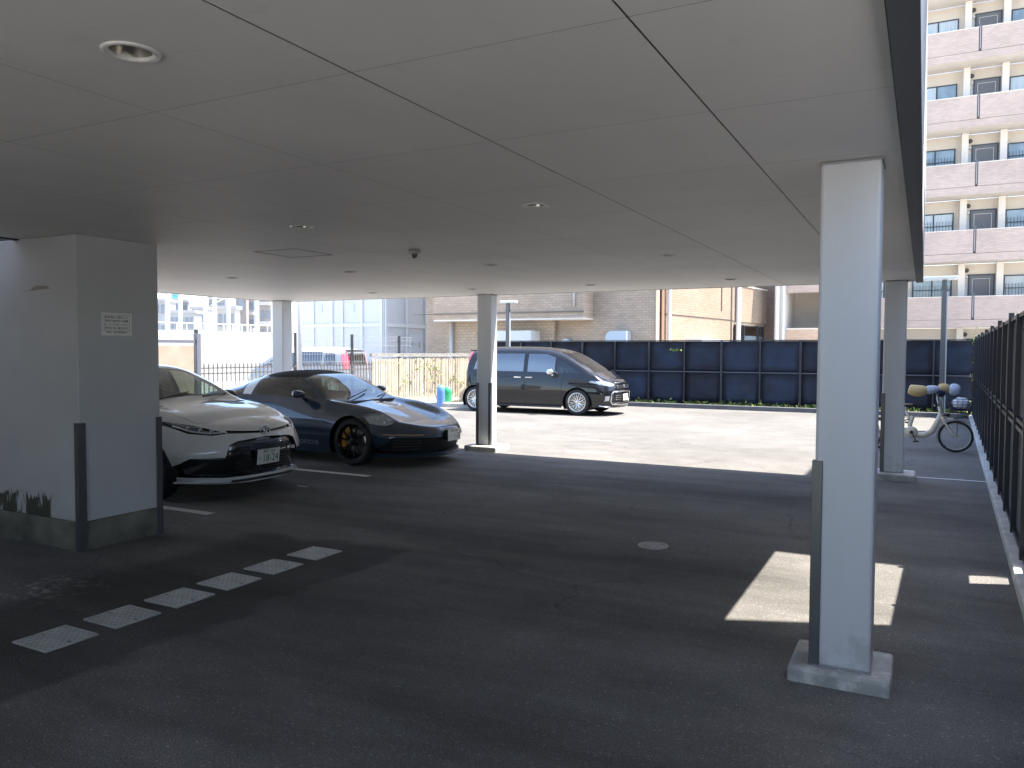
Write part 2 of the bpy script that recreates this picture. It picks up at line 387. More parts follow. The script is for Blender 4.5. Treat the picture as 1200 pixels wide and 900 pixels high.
# walls of the light well
WELL = mat('well_wall')
g = boxes(((hx1, hy0, CEIL+.02), (hx1+.05, hy1, BH)), ((hx0, hy1, CEIL+.02), (hx1, hy1+.05, BH)), ((hx0-.05, hy0, CEIL+.02), (hx0, hy1, BH)), ((hx0, hy0-.05, CEIL+.02), (hx1, hy0, BH)))
obj('light_well', g, WELL, off_b)
FRM = mat('black_frame', (.015, .015, .017), .4)
g = boxes(((hx1-.05, hy0, CEIL-.012), (hx1+.012, hy1+.012, CEIL+.05)), ((hx0, hy1-.05, CEIL-.013), (hx1-.05, hy1+.012, CEIL+.05)),
          ((hx0, 3.5, CEIL), (hx1-.05, 3.54, CEIL+.05)), ((-7.6, hy0, CEIL-.002), (-7.56, 3.5, CEIL+.045)))
obj('skylight_frame', g, FRM, off_b)
# soffit trim strip along the right and front edges
TRIM = mat('edge_trim', (.075, .078, .088), .45, noise=(3, .15))
g = boxes(((bx1+.004, by0, CEIL-.022), (wx1, wy1-.01, CEIL+.01)))
obj('edge_trim', g, TRIM, off_b)
g = boxes(((bx0-.1, by1+.004, CEIL-.004), (bx1, wy1, CEIL+.011)), ((bx0-.1, by0, CEIL-.006), (bx0-.004, by1, CEIL+.011)))
obj('edge_trim', g, mat('edge_trim_pale', (.5, .5, .49), .5), off_b)
# access hatch drawn in the ceiling
g = BM()
for a, b_ in (((-5.47, 5.36), (-4.97, 5.367)), ((-5.47, 5.86), (-4.97, 5.867)), ((-5.47, 5.367), (-5.463, 5.86)), ((-4.977, 5.367), (-4.97, 5.86))):
    box(g, (a[0], a[1], CEIL-.0035), (b_[0], b_[1], CEIL-.0005))
obj('access_hatch', g, mat('hatch_edge', (.3, .3, .29), .6), off_b)
# ------------------------------------------------------------------ downlights
RIM = mat('light_rim', (.75, .74, .70), .3); REC = mat('light_reflector', (.50, .47, .42), .22, metal=.7); LAMP = mat('lamp_lens', (.55, .53, .48), .3)
lab = ['round recessed downlight nearest the camera, top left of the ceiling', 'round downlight in mid ceiling, the larger of the pair right of centre',
       'round downlight left of the smoke detector, half hidden in its recess', 'small downlight on the ceiling behind the smoke detector to its right',
       'round downlight in the right ceiling bay, halfway to the far edge', 'small downlight to the left of and beyond the smoke detector',
       'tiny downlight far left, above the white hatchback', 'tiny downlight near the far ceiling edge, right of the middle column',
       'tiny downlight near the far edge, above the lit brick corner', 'tiny downlight at the far left ceiling edge above the convertible', 'tiny downlight by the head of the middle column']
for (x, y), lb in zip(lights, lab):
    t = thing('ceiling_light', lb, 'ceiling light', (x, y, CEIL), 0, 'recessed downlights in the ceiling')
    g = BM(); lathe(g, [(CEIL-.001, LR+.019), (CEIL-.006, LR+.017), (CEIL-.008, LR+.004), (CEIL-.003, LR-.004), (CEIL+.004, LR-.004)], 40, 'z', (x, y, 0)); obj('rim', g, RIM, t)
    g = BM(); lathe(g, [(CEIL, LR-.001), (CEIL+.03, LR-.006), (CEIL+.07, LR-.02), (CEIL+.095, .03), (CEIL+.1, .001)], 32, 'z', (x, y, 0)); obj('reflector', g, REC, t)
    g = BM(); lathe(g, [(CEIL+.055, .001), (CEIL+.057, .018), (CEIL+.07, .028), (CEIL+.09, .028)], 24, 'z', (x, y, 0)); obj('bulb', g, LAMP, t)
x, y = -4.1, 5.95
t = thing('smoke_detector', 'small domed grey detector hanging from the middle of the ceiling', 'smoke detector', (x, y, CEIL))
g = BM(); lathe(g, [(CEIL-.001, .001), (CEIL-.001, .055), (CEIL-.018, .055), (CEIL-.026, .045), (CEIL-.03, .02)], 28, 'z', (x, y, 0)); obj('base', g, mat('detector_grey', (.42, .41, .39), .4), t)
g = BM(); lathe(g, [(CEIL-.026, .03), (CEIL-.05, .028), (CEIL-.066, .016), (CEIL-.07, .001)], 24, 'z', (x, y, 0)); obj('sensor_dome', g, mat('detector_dark', (.12, .12, .115), .3), t)
# ------------------------------------------------------------------ columns
def scuffed(m, z1=.45, col=(.24, .235, .22), amt=.3, sc=7):
    # splashed dirt low on the shaft and a few rubbed marks: stains with shapes of their own
    n = m.node_tree.nodes; l = m.node_tree.links; b = n['Principled BSDF']; src = b.inputs['Base Color'].links[0].from_socket
    ge = n.new('ShaderNodeNewGeometry'); sp = n.new('ShaderNodeSeparateXYZ'); l.new(ge.outputs['Position'], sp.inputs[0])
    t = n.new('ShaderNodeTexNoise'); t.inputs['Scale'].default_value = sc; t.inputs['Detail'].default_value = 7; t.inputs['Roughness'].default_value = .7; l.new(ge.outputs['Position'], t.inputs['Vector'])
    h = n.new('ShaderNodeMapRange'); h.inputs[1].default_value = .08; h.inputs[2].default_value = z1; h.inputs[3].default_value = .30; h.inputs[4].default_value = 0; l.new(sp.outputs[2], h.inputs[0])
    a = n.new('ShaderNodeMath'); a.operation = 'ADD'; l.new(t.outputs['Fac'], a.inputs[0]); l.new(h.outputs[0], a.inputs[1])
    r = n.new('ShaderNodeMapRange'); r.inputs[1].default_value = .66; r.inputs[2].default_value = .80; r.inputs[3].default_value = 0; r.inputs[4].default_value = amt; l.new(a.outputs[0], r.inputs[0])
    mx = n.new('ShaderNodeMix'); mx.data_type = 'RGBA'; l.new(r.outputs[0], mx.inputs[0]); l.new(src, mx.inputs[6]); mx.inputs[7].default_value = (*col, 1); l.new(mx.outputs[2], b.inputs['Base Color']); return m
COLM = scuffed(mat('column_paint', (.60, .615, .645), .45, noise=(2.2, .07), streak=(1.5, 1.5, .25), bump=(14, .04)))
GUARD = mat('corner_guard', (.11, .115, .12), .35, metal=.3, noise=(6, .1))
BASEM = scuffed(mat('base_concrete', (.54, .54, .52), .85, noise=(5, .25), bump=(50, .4)), .1, (.16, .16, .15), .45, 12)
SEAL = mat('sealant', (.3, .3, .31), .5)
def column(x0, x1, y0, y1, b0, b1, label, guards, bh=.09):
    t = thing('column', label, 'column', ((x0+x1)/2, (y0+y1)/2, 0), 0, 'white columns holding up the building')
    obj('shaft', boxes(((x0, y0, bh), (x1, y1, CEIL-.002))), COLM, t, bevel=.014)
    obj('base_block', boxes(((b0[0], b0[1], -.02), (b1[0], b1[1], bh-.002))), BASEM, t, bevel=.02)
    obj('collar', boxes(((x0-.006, y0-.006, CEIL-.012), (x1+.006, y1+.006, CEIL-.004))), SEAL, t)
    obj('collar', boxes(((x0-.005, y0-.005, bh-.001), (x1+.005, y1+.005, bh+.005))), SEAL, t)
    for gxx, gyy in guards:
        w, d = .036, .012
        sx = -1 if gxx == x0 else 1; sy_ = -1 if gyy == y0 else 1
        g = BM()
        a, b_ = gxx + sx*d, gxx - sx*w
        box(g, (min(a, b_), min(gyy, gyy+sy_*d), bh+.006), (max(a, b_), max(gyy, gyy+sy_*d), bh+1.0))
        a, b_ = gyy, gyy - sy_*w
        box(g, (min(gxx, gxx+sx*d), min(a, b_), bh+.006), (max(gxx, gxx+sx*d), max(a, b_), bh+1.0))
        obj('corner_guard', g, GUARD, t, bevel=.002)
column(-.455, -.19, 4.045, 4.27, (-.56, 3.985), (-.10, 4.40), 'white square column nearest the camera on a chamfered concrete base', [(-.455, 4.045)], .078)
column(-6.36, -6.11, 10.98, 11.2, (-6.52, 10.84), (-5.94, 11.34), 'white square column beside the nose of the dark convertible', [(-6.36, 10.98), (-6.11, 10.98)])
column(-.455, -.20, 10.98, 11.2, (-.56, 10.86), (-.06, 11.34), 'white square column in front of the cream bicycle', [(-.455, 10.98)])
column(-10.56, -10.31, 10.78, 11.03, (-10.68, 10.62), (-10.1, 11.2), 'white square column at the far left corner behind the dark convertible', [(-10.31, 10.78)])
# the thick rendered pillar wall on the left
PW = (-5.87, 3.91, 4.65)
def mossy():
    m = bpy.data.materials.new('render_wall'); m.use_nodes = True; n = m.node_tree.nodes; l = m.node_tree.links
    b = n['Principled BSDF']; b.inputs['Roughness'].default_value = .6
    ge = n.new('ShaderNodeNewGeometry'); sp = n.new('ShaderNodeSeparateXYZ'); l.new(ge.outputs['Position'], sp.inputs[0])
    t = n.new('ShaderNodeTexNoise'); t.inputs['Scale'].default_value = 2; t.inputs['Detail'].default_value = 5; l.new(ge.outputs['Position'], t.inputs['Vector'])
    r1 = n.new('ShaderNodeMapRange'); r1.inputs[1].default_value = .3; r1.inputs[2].default_value = .7; r1.inputs[3].default_value = .94; r1.inputs[4].default_value = 1.05; l.new(t.outputs['Fac'], r1.inputs[0])
    # moss band: columns of varying height above the plinth on the left part
    mp = n.new('ShaderNodeMapping'); mp.inputs['Scale'].default_value = (9, 9, 2.2); l.new(ge.outputs['Position'], mp.inputs[0])
    t2 = n.new('ShaderNodeTexNoise'); t2.inputs['Scale'].default_value = 1; t2.inputs['Detail'].default_value = 4; t2.inputs['Roughness'].default_value = .7; l.new(mp.outputs[0], t2.inputs['Vector'])
    def mr(v, a, b_, c, d):
        r = n.new('ShaderNodeMapRange'); r.inputs[1].default_value = a; r.inputs[2].default_value = b_; r.inputs[3].default_value = c; r.inputs[4].default_value = d; l.new(v, r.inputs[0]); return r.outputs[0]
    def mu(a, c, op='MULTIPLY'):
        q = n.new('ShaderNodeMath'); q.operation = op
        for i, v in enumerate((a, c)):
            if isinstance(v, (int, float)): q.inputs[i].default_value = v
            else: l.new(v, q.inputs[i])
        return q.outputs[0]
    wob = mr(t2.outputs['Fac'], .3, .7, -.07, .07)
    hz = mu(sp.outputs[2], wob, 'ADD')
    band = mu(mr(hz, .40, .415, 1, 0), mr(sp.outputs[0], -6.27, -6.20, 1, 0))
    gaps = mr(t2.outputs['Fac'], .40, .47, 0, 1)
    fac = mu(mu(band, gaps), .92)
    mx = n.new('ShaderNodeMix'); mx.data_type = 'RGBA'; mx.inputs[6].default_value = (.53, .535, .545, 1); mx.inputs[7].default_value = (.022, .030, .006, 1); l.new(fac, mx.inputs[0])
    m2 = n.new('ShaderNodeMix'); m2.data_type = 'RGBA'; m2.blend_type = 'MULTIPLY'; m2.inputs[0].default_value = 1; l.new(mx.outputs[2], m2.inputs[6]); l.new(r1.outputs[0], m2.inputs[7])
    l.new(m2.outputs[2], b.inputs['Base Color'])
    t4 = n.new('ShaderNodeTexNoise'); t4.inputs['Scale'].default_value = 22; t4.inputs['Detail'].default_value = 6; l.new(ge.outputs['Position'], t4.inputs['Vector'])
    bp = n.new('ShaderNodeBump'); bp.inputs['Strength'].default_value = .12; bp.inputs['Distance'].default_value = .01; l.new(t4.outputs['Fac'], bp.inputs['Height']); l.new(bp.outputs[0], b.inputs['Normal'])
    return m
def plinthm():
    m = mat('plinth', (.155, .155, .13), .9, noise=(3.5, .5), bump=(30, .5)); return m
t = thing('pillar', 'broad white rendered pillar with mossy concrete plinth beside the white hatchback', 'pillar', (-6.5, 4.3, 0))
obj('shaft', boxes(((-9.6, PW[1], .232), (PW[0], PW[2], CEIL-.002))), mossy(), t, bevel=.008)
obj('plinth', boxes(((-9.6, PW[1]-.003, -.02), (PW[0]+.003, PW[2]+.003, .23))), plinthm(), t, bevel=.006)
for yy, s in ((PW[1], -1), (PW[2], 1)):
    g = BM(); d = .012; w = .045
    box(g, (PW[0]-w, min(yy, yy+s*d)-(.004 if s < 0 else -.004), .0), (PW[0]+d, max(yy, yy+s*d), 1.02)); box(g, (PW[0]+.004, min(yy, yy-s*w), .0), (PW[0]+d+.004, max(yy, yy-s*w), 1.02))
    obj('corner_guard', g, GUARD, t, bevel=.002)
# peeled skin of paint on the pillar
g = BM()
pts = [(-6.62, 2.075), (-6.48, 2.073), (-6.30, 2.08), (-6.20, 2.085), (-6.22, 2.102), (-6.30, 2.11), (-6.37, 2.118), (-6.40, 2.10), (-6.46, 2.083)]
vs = [g.verts.new((x, PW[1]-.002-(.014 if 3 < i < 8 else 0), z)) for i, (x, z) in enumerate(pts)]
g.faces.new(vs); obj('peeling_paint', g, mat('peel', (.42, .38, .35), .7), t)
# notice on the pillar, facing +x
PWX = PW[0]
t = thing('notice', 'small white notice with lines of black writing on the pillar', 'sign', (PW[0], 4.27, 1.8))
NX = PW[0]; cyN, czN, nw, nh = 4.25, 1.805, .275, .185
obj('plate', boxes(((NX+.001, cyN-nw/2, czN-nh/2), (NX+.004, cyN+nw/2, czN+nh/2))), mat('notice_white', (.85, .84, .82), .35), t, bevel=.001)
g = boxes()
for a, b_ in (((-.42, -.30), (.42, -.285)), ((-.42, .40), (.42, .415)), ((-.42, -.30), (-.41, .415)), ((.41, -.30), (.42, .415))):
    box(g, (NX+.004, cyN+a[0]*nw, czN+a[1]*nh), (NX+.0045, cyN+b_[0]*nw, czN+b_[1]*nh))
obj('border', g, mat('ink_grey', (.25, .24, .23), .5), t)
INK = mat('ink', (.03, .03, .03), .5)
for i, s in enumerate(['駐車場内で発生した', '車両の事故及び盗難', 'についてはいっさい', '責任を負い兼ねます']):
    obj('lettering', text_bm(s, .0235, frame_m((NX+.0047, cyN-.002, czN+.055-.029*i), (0, 1, 0), (0, 0, 1)), .0003), INK, t)
obj('lettering', text_bm('管理者　駐車場管理事務所', .0155, frame_m((NX+.0047, cyN-.002, czN-.066), (0, 1, 0), (0, 0, 1)), .0003), INK, t)
# ------------------------------------------------------------------ inspection covers
IRON = mat('galvanised', (.52, .51, .48), .42, metal=.25, noise=(9, .18))
IROND = mat('galvanised_recess', (.33, .32, .30), .55, metal=.2, noise=(9, .2))
cov = ['nearest and leftmost metal inspection cover in the row by the pillar', 'second metal inspection cover from the left in the row by the pillar', 'third metal inspection cover from the left in the row by the pillar',
       'fourth metal inspection cover from the left in the row by the pillar', 'fifth metal inspection cover from the left, last but one of the row', 'farthest and rightmost metal inspection cover in the row by the pillar']
def cover(x, y, lb, s=.15):
    t = thing('inspection_cover', lb, 'inspection cover', (x, y, 0), R(random.uniform(-1.5, 1.5)), 'metal covers in a row on the asphalt', world=False)
    g = BM()
    for a, b_ in (((-s, -s), (s, -s+.008)), ((-s, s-.008), (s, s)), ((-s, -s+.008), (-s+.008, s-.008)), ((s-.008, -s+.008), (s, s-.008))): box(g, (a[0], a[1], -.01), (b_[0], b_[1], .010))
    obj('frame', g, IRON, t)
    c = obj('lid', boxes(((-s+.011, -s+.011, -.01), (s-.011, s-.011, .005))), IROND, t)
    g = BM(); k = 0
    n = 13
    for i in range(n):
        for j in range(n):
            if (i + j) % 2: ang = R(45)
            else: ang = R(-45)
            px, py = -s+.026+(2*s-.052)*i/(n-1), -s+.026+(2*s-.052)*j/(n-1)
            obox(g, (px, py, .0062), (.021, .0075, .0026), Matrix.Rotation(ang, 3, 'Z'))
    obj('tread', g, IRON, c)
    g = BM()
    for q in (-1, 1): box(g, (q*(s-.03)-.012, -.004, .0055), (q*(s-.03)+.012, .004, .0085))
    obj('lifting_slot', g, FRM, c)
for yy, lb in zip((2.65, 3.06, 3.47, 3.88, 4.30, 4.74), cov): cover(-4.215, yy, lb)
MIRON = mat('cast_iron', (.36, .35, .335), .5, metal=.3, noise=(20, .3))
t = thing('manhole_cover', 'small round iron manhole cover in the middle of the lane', 'manhole cover', (-1.94, 6.25, 0))
x, y = -1.94, 6.25
g = BM(); lathe(g, [(.001, .125), (.009, .122), (.009, .108), (.003, .106)], 40, 'z', (x, y, 0)); obj('frame', g, MIRON, t)
g = BM(); lathe(g, [(.003, .105), (.004, .001)], 40, 'z', (x, y, 0))
for rr, nn in ((.025, 5), (.05, 10), (.075, 15), (.096, 20)):
    for k in range(nn):
        a = 2*math.pi*k/nn + rr*20
        obox(g, (x+rr*math.cos(a), y+rr*math.sin(a), .0065), (.014, .014, .005), Matrix.Rotation(a, 3, 'Z'))
obj('lid', g, MIRON, t)
# ------------------------------------------------------------------ kerbs
def fx(y): return .72 + .0267*(y-7.6)     # fence line on the right
g = BM(); prism(g, [(fx(-6)-.10, -6, -.05), (fx(22.3)-.10, 22.3, -.05), (fx(22.3)-.10, 22.3, .08), (fx(-6)-.10, -6, .08)], (.28, 0, 0)); fixn(g)
struct('kerb', g, mat('kerb_concrete', (.50, .49, .47), .85, noise=(6, .2), bump=(50, .3)), bevel=.012)
g = boxes(((-9.5, 22.05, -.05), (1.0, 22.2, .12)))
struct('kerb', g, mat('kerb_grey', (.10, .105, .115), .8, noise=(5, .2)), bevel=.012)
g = boxes(((-9.6, 22.2, -.05), (1.0, 23.1, .03)))
struct('soil', g, mat('soil', (.12, .09, .055), .95, noise=(7, .35), bump=(30, .8)))
# ------------------------------------------------------------------ fences
NAVY = mat('fence_sheet', (.022, .032, .058), .42, noise=(1.6, .35)); NAVYP = mat('fence_post', (.020, .024, .034), .35)
def sheetmat(name, col, tr):
    if name in _m: return _m[name]
    m = mat(name, col, .5, noise=(2.2, .4), bump=(5, .5)); n = m.node_tree.nodes; l = m.node_tree.links
    b = n['Principled BSDF']; src = b.inputs['Base Color'].links[0].from_socket
    oi = n.new('ShaderNodeObjectInfo'); r = n.new('ShaderNodeMapRange'); r.inputs[3].default_value = .75; r.inputs[4].default_value = 1.35; l.new(oi.outputs['Random'], r.inputs[0])
    # pale scuffs and dried runs
    ge = n.new('ShaderNodeNewGeometry'); mp = n.new('ShaderNodeMapping'); mp.inputs['Scale'].default_value = (1.5, 1, .8); l.new(ge.outputs['Position'], mp.inputs[0])
    t = n.new('ShaderNodeTexNoise'); t.inputs['Scale'].default_value = 1.3; t.inputs['Detail'].default_value = 8; t.inputs['Roughness'].default_value = .7; l.new(mp.outputs[0], t.inputs['Vector'])
    r2 = n.new('ShaderNodeMapRange'); r2.inputs[1].default_value = .60; r2.inputs[2].default_value = .74; r2.inputs[3].default_value = 0; r2.inputs[4].default_value = .5; l.new(t.outputs['Fac'], r2.inputs[0])
    mx = n.new('ShaderNodeMix'); mx.data_type = 'RGBA'; mx.blend_type = 'MULTIPLY'; mx.inputs[0].default_value = 1; l.new(src, mx.inputs[6]); l.new(r.outputs[0], mx.inputs[7])
    m3 = n.new('ShaderNodeMix'); m3.data_type = 'RGBA'; l.new(r2.outputs[0], m3.inputs[0]); l.new(mx.outputs[2], m3.inputs[6]); m3.inputs[7].default_value = (.10, .12, .15, 1); l.new(m3.outputs[2], b.inputs['Base Color'])
    return m
SHEET = sheetmat('fence_sheet_dark', (.016, .028, .058), .1)
fr = thing('privacy_fence', 'tall dark blue sheeted fence across the far side of the car park', 'fence', (-5, 22.6, 0))
YF = 22.6
k = 0; x = -12.5
PX = []
while x < 1.1: PX.append(x); x += 1.06
PX.append(1.14)
for i, (a, b_) in enumerate(zip(PX, PX[1:])):
    for z0, z1 in ((.07, 1.02), (1.02, 1.90)):
        g = BM(); nn = 6
        vs = [[g.verts.new((a+.012+(b_-a-.024)*u/nn, YF+.010*math.sin(u*2.1+i*1.7+z0*5)*math.sin(math.pi*v/4), z0+(z1-z0)*v/4)) for v in range(5)] for u in range(nn+1)]
        for u in range(nn):
            for v in range(4): g.faces.new((vs[u][v], vs[u+1][v], vs[u+1][v+1], vs[u][v+1]))
        bmesh.ops.solidify(g, geom=g.faces[:], thickness=.004)
        obj('panel', g, SHEET, fr, smooth=True)
for i, x in enumerate(PX):
    w = .03 if i % 2 else .02
    obj('post', boxes(((x-w, YF-.055, .0), (x+w, YF-.012, 1.93 if i % 2 else 1.9))), NAVYP, fr)
obj('rail', boxes(((PX[0], YF-.03, 1.905), (PX[-1], YF+.01, 1.935)), ((PX[0], YF-.03, .05), (PX[-1], YF+.0, .075))), NAVYP, fr)
obj('rail', boxes(((PX[0], YF-.04, 1.012), (PX[-1], YF-.015, 1.038))), mat('rail_grey', (.07, .085, .105), .5), fr)
# right-hand fence seen along its length
rf = thing('privacy_fence', 'dark post and sheet fence on a kerb along the right edge', 'fence', (fx(9), 9, 0))
ty = Vector((.0267, 1, 0)).normalized()
def along(y, o=0): return Vector((fx(y)+o, y, 0))
MESHP = mat('fence_louvre', (.085, .10, .125), .5, noise=(3, .3))
yy = -5.4; ks = []
while yy < 22.4: ks.append(yy); yy += 1.02
for i, y in enumerate(ks):
    p = along(y); g = BM(); box(g, (p.x-.045, y-.022, .07), (p.x-.002, y+.022, 1.93 if i % 2 else 1.98)); obj('post', g, NAVYP, rf)
    if i+1 < len(ks):
        y2 = ks[i+1]
        slit = 6.38 < y2 and y < 6.62
        for z0, z1, h in ((.09, .99, 1), (.99, 1.93, 0)):
            segs = [(y+.004, y2-.004)]
            if h: segs = [s for s in ((y+.004, min(6.44, y2-.004)), (max(6.66, y+.004), y2-.004)) if s[1]-s[0] > .03] if slit else segs
            g = BM()
            for s0, s1 in segs:
                a, b_ = along(s0), along(s1)
                nl = 22
                for q in range(nl):
                    zz = z0 + (z1-z0)*q/nl
                    hh = (z1-z0)/nl
                    prism(g, [(a.x+.0, s0, zz), (a.x+.012, s0, zz+hh*.9), (a.x+.016, s0, zz+hh*.9), (a.x+.004, s0, zz)], (b_.x-a.x, s1-s0, 0))
                prism(g, [(a.x+.02, s0, z0), (a.x+.02, s0, z1), (a.x+.024, s0, z1), (a.x+.024, s0, z0)], (b_.x-a.x, s1-s0, 0))
            if g.faces: fixn(g); obj('panel', g, MESHP, rf)
for z0, z1 in ((.97, 1.005), (1.035, 1.065), (1.895, 1.93), (.10, .125)):
    a, b_ = along(ks[0]), along(ks[-1]); g = BM()
    prism(g, [(a.x-.03, ks[0], z0), (a.x+.0, ks[0], z0), (a.x+.0, ks[0], z1), (a.x-.03, ks[0], z1)], (b_.x-a.x, ks[-1]-ks[0], 0)); fixn(g)
    obj('rail', g, NAVYP, rf)
# fence on the left boundary: mesh, spear-topped bars, dark posts
XL = -14.0
mf = thing('mesh_fence', 'fine grey wire mesh fence with tall dark posts behind the parked cars', 'fence', (XL, 13, 0))
GREYW = mat('wire_grey', (.30, .31, .33), .5)
g = BM()
y = 8.0
while y < 20.2:
    box(g, (XL-.0025, y-.0025, .9), (XL+.0025, y+.0025, 2.02)); y += .10
for z in (.92, 1.3, 1.5, 1.75, 1.9, 2.0): box(g, (XL-.003, 8.0, z-.004), (XL+.003, 20.2, z+.004))
obj('mesh_sheet', g, GREYW, mf)
for y in (8.2, 12.0, 15.05, 17.25, 19.45):
    obj('post', boxes(((XL+.01, y-.03, 0), (XL+.07, y+.03, 2.04))), mat('post_dark', (.03, .035, .04), .4), mf, bevel=.004)
bf = thing('railing', 'low dark railing with spear-topped bars in front of the silver minivan', 'railing', (XL+.15, 13, 0))
BAR = mat('railing_brown', (.13, .12, .115), .5)
g = BM(); y = 8.1; xb = XL+.16; nb = 0
while y < 18.0:
    box(g, (xb-.009, y-.009, .05), (xb+.009, y+.009, 1.24))
    v = [g.verts.new(p) for p in ((xb-.014, y-.014, 1.24), (xb+.014, y-.014, 1.24), (xb+.014, y+.014, 1.24), (xb-.014, y+.014, 1.24), (xb, y, 1.34))]
    for f in ((0, 1, 4), (1, 2, 4), (2, 3, 4), (3, 0, 4)): g.faces.new([v[i] for i in f])
    y += .125
obj('bars', g, BAR, bf)
for z in (.15, 1.08, 1.2): obj('rail', boxes(((xb-.02, 8.1, z-.015), (xb-.0095, 18.0, z+.015))), BAR, bf)
gt = thing('gate', 'brown mesh gate panel with a thick grey post behind the white hatchback', 'gate', (XL+.9, 9.3, 0))
def pix(px, py, t):   # helper only used to note where things stand: point at optical depth t along a view ray
    return Vector((0, 0, 1.6)) + t*(Fv + Rv*((px-600)/FPX) - Uv*((py-450)/FPX))
a = pix(231.5, 430, 15.6); g0 = pix(160, 430, 14.6)
dv = Vector((g0.x-a.x, g0.y-a.y, 0)).normalized()
obj('post', boxes(((a.x-.05, a.y-.05, 0), (a.x+.05, a.y+.05, 1.92))), mat('gate_post', (.13, .14, .17), .4), gt, bevel=.006)
g = BM(); rot = Matrix((dv, Vector((-dv.y, dv.x, 0)), Vector((0, 0, 1)))).transposed()
obox(g, (a.x+dv.x*1.05, a.y+dv.y*1.05, 1.76), (2.0, .05, .06), rot); obox(g, (a.x+dv.x*1.05, a.y+dv.y*1.05, .3), (2.0, .05, .05), rot); obj('rail', g, mat('gate_post'), gt)
g = BM(); obox(g, (a.x+dv.x*1.05+.05, a.y+dv.y*1.05-.05, 1.0), (1.95, .01, 1.36), rot); obj('panel', g, mat('gate_board', (.38, .30, .24), .7, noise=(3, .15)), gt)
g = BM()
for i in range(22): obox(g, (a.x+dv.x*(.12+.09*i), a.y+dv.y*(.12+.09*i), 1.0), (.006, .006, 1.4), rot)
for i in range(8): obox(g, (a.x+dv.x*1.05, a.y+dv.y*1.05, .4+.18*i), (1.95, .007, .006), rot)
obj('mesh_sheet', g, mat('wire_grey'), gt)
# tan slatted fence
sf = thing('slatted_fence', 'tan slatted fence with leaves growing through it behind the black minivan', 'fence', (XL+.2, 19, 0))
TANW = mat('tan_slats', (.50, .41, .29), .7, noise=(4, .2)); rnd = random.Random(3)
pA, pB = Vector((XL+.15, 18.0, 0)), Vector((-12.6, 22.55, 0)); dd = (pB-pA); L = dd.length; dd.normalize()
rot = Matrix((dd, Vector((-dd.y, dd.x, 0)), Vector((0, 0, 1)))).transposed()
g = BM(); s = 0
while s < L:
    w = rnd.choice((.035, .05, .07)); h = 1.33+rnd.uniform(-.02, .02); p = pA+dd*s
    obox(g, (p.x, p.y, h/2+.03), (w, .016, h), rot); s += w+rnd.choice((.03, .05, .02))
obj('slats', g, TANW, sf)
g = BM(); m_ = (pA+pB)/2
for z in (.25, 1.25): obox(g, (m_.x-.03, m_.y-.0, z), (L, .03, .05), rot)
obj('rail', g, TANW, sf)
obj('cap_rail', boxes(), TANW, sf) if False else None
g = BM(); obox(g, (m_.x-.05, m_.y, 1.47), (L, .12, .10), rot); obj('top_board', g, mat('grey_board', (.27, .26, .24), .8, noise=(20, .4)), sf)
# ------------------------------------------------------------------ weeds and creepers
LEAF = mat('leaf_green', (.10, .17, .03), .6, noise=(8, .35)); LEAFY = mat('leaf_yellow', (.26, .30, .05), .6, noise=(8, .3))
def leaves(bm, c, spread, n, size, rnd, up=.5):
    for _ in range(n):
        p = Vector(c) + Vector((rnd.gauss(0, spread[0]), rnd.gauss(0, spread[1]), abs(rnd.gauss(0, spread[2]))))
        a, b_ = rnd.uniform(0, 6.28), rnd.uniform(-.9, .9); s = size*rnd.uniform(.5, 1.3)
        d = Vector((math.cos(a)*math.cos(b_), math.sin(a)*math.cos(b_), abs(math.sin(b_))+up)).normalized(); q = d.cross(Vector((rnd.uniform(-1, 1), rnd.uniform(-1, 1), rnd.uniform(0, 1)))).normalized()
        f = bm.faces.new([bm.verts.new(v) for v in (p, p+d*s*.5+q*s*.22, p+d*s, p+d*s*.5-q*s*.22)]); f.material_index = rnd.random() < .45
rnd = random.Random(11); g = BM(); x = -8.0
while x < .95:
    if rnd.random() < .8: leaves(g, (x, 22.38+rnd.uniform(-.08, .1), .03), (.08, .06, .06), rnd.randint(18, 46), .085, rnd)
    x += .11
o = obj('weeds', g, [LEAF, LEAFY]); tag(o, 'low green weeds growing between the kerb and the dark blue fence', 'weeds', kind='stuff')
g = BM()
for _ in range(12):
    s = rnd.uniform(.3, L-.2); p = pA+dd*s; leaves(g, (p.x+.06, p.y-.04, rnd.choice((.3, .5, .6, .8, 1.0))), (.09, .09, .12), 22, .09, rnd)
o = obj('creeper', g, [LEAF, LEAFY]); tag(o, 'yellow-green creeper leaves poking through the tan slatted fence', 'creeper', kind='stuff')
p = Vector((-5.15-1.45, 22.52, 1.62)); g = BM(); tube(g, [p, p+Vector((.12, -.06, .05)), p+Vector((.3, -.1, .0))], .006, 5); leaves(g, p+Vector((.24, -.1, -.02)), (.07, .02, .03), 26, .07, rnd)
o = obj('twig', g, [LEAF, LEAFY]); tag(o, 'single leafy twig poking through the dark blue fence above the minivan bonnet', 'twig')
g = BM(); a = along(21.8)
for z in (.15, .3, .9, 1.3, 1.75, 1.95): leaves(g, (a.x-.02, a.y+.3, z), (.03, .09, .12), 12, .06, rnd)
o = obj('ivy', g, [LEAF, LEAFY]); tag(o, 'strip of yellow-green ivy in the corner where the two dark fences meet', 'ivy', kind='stuff')
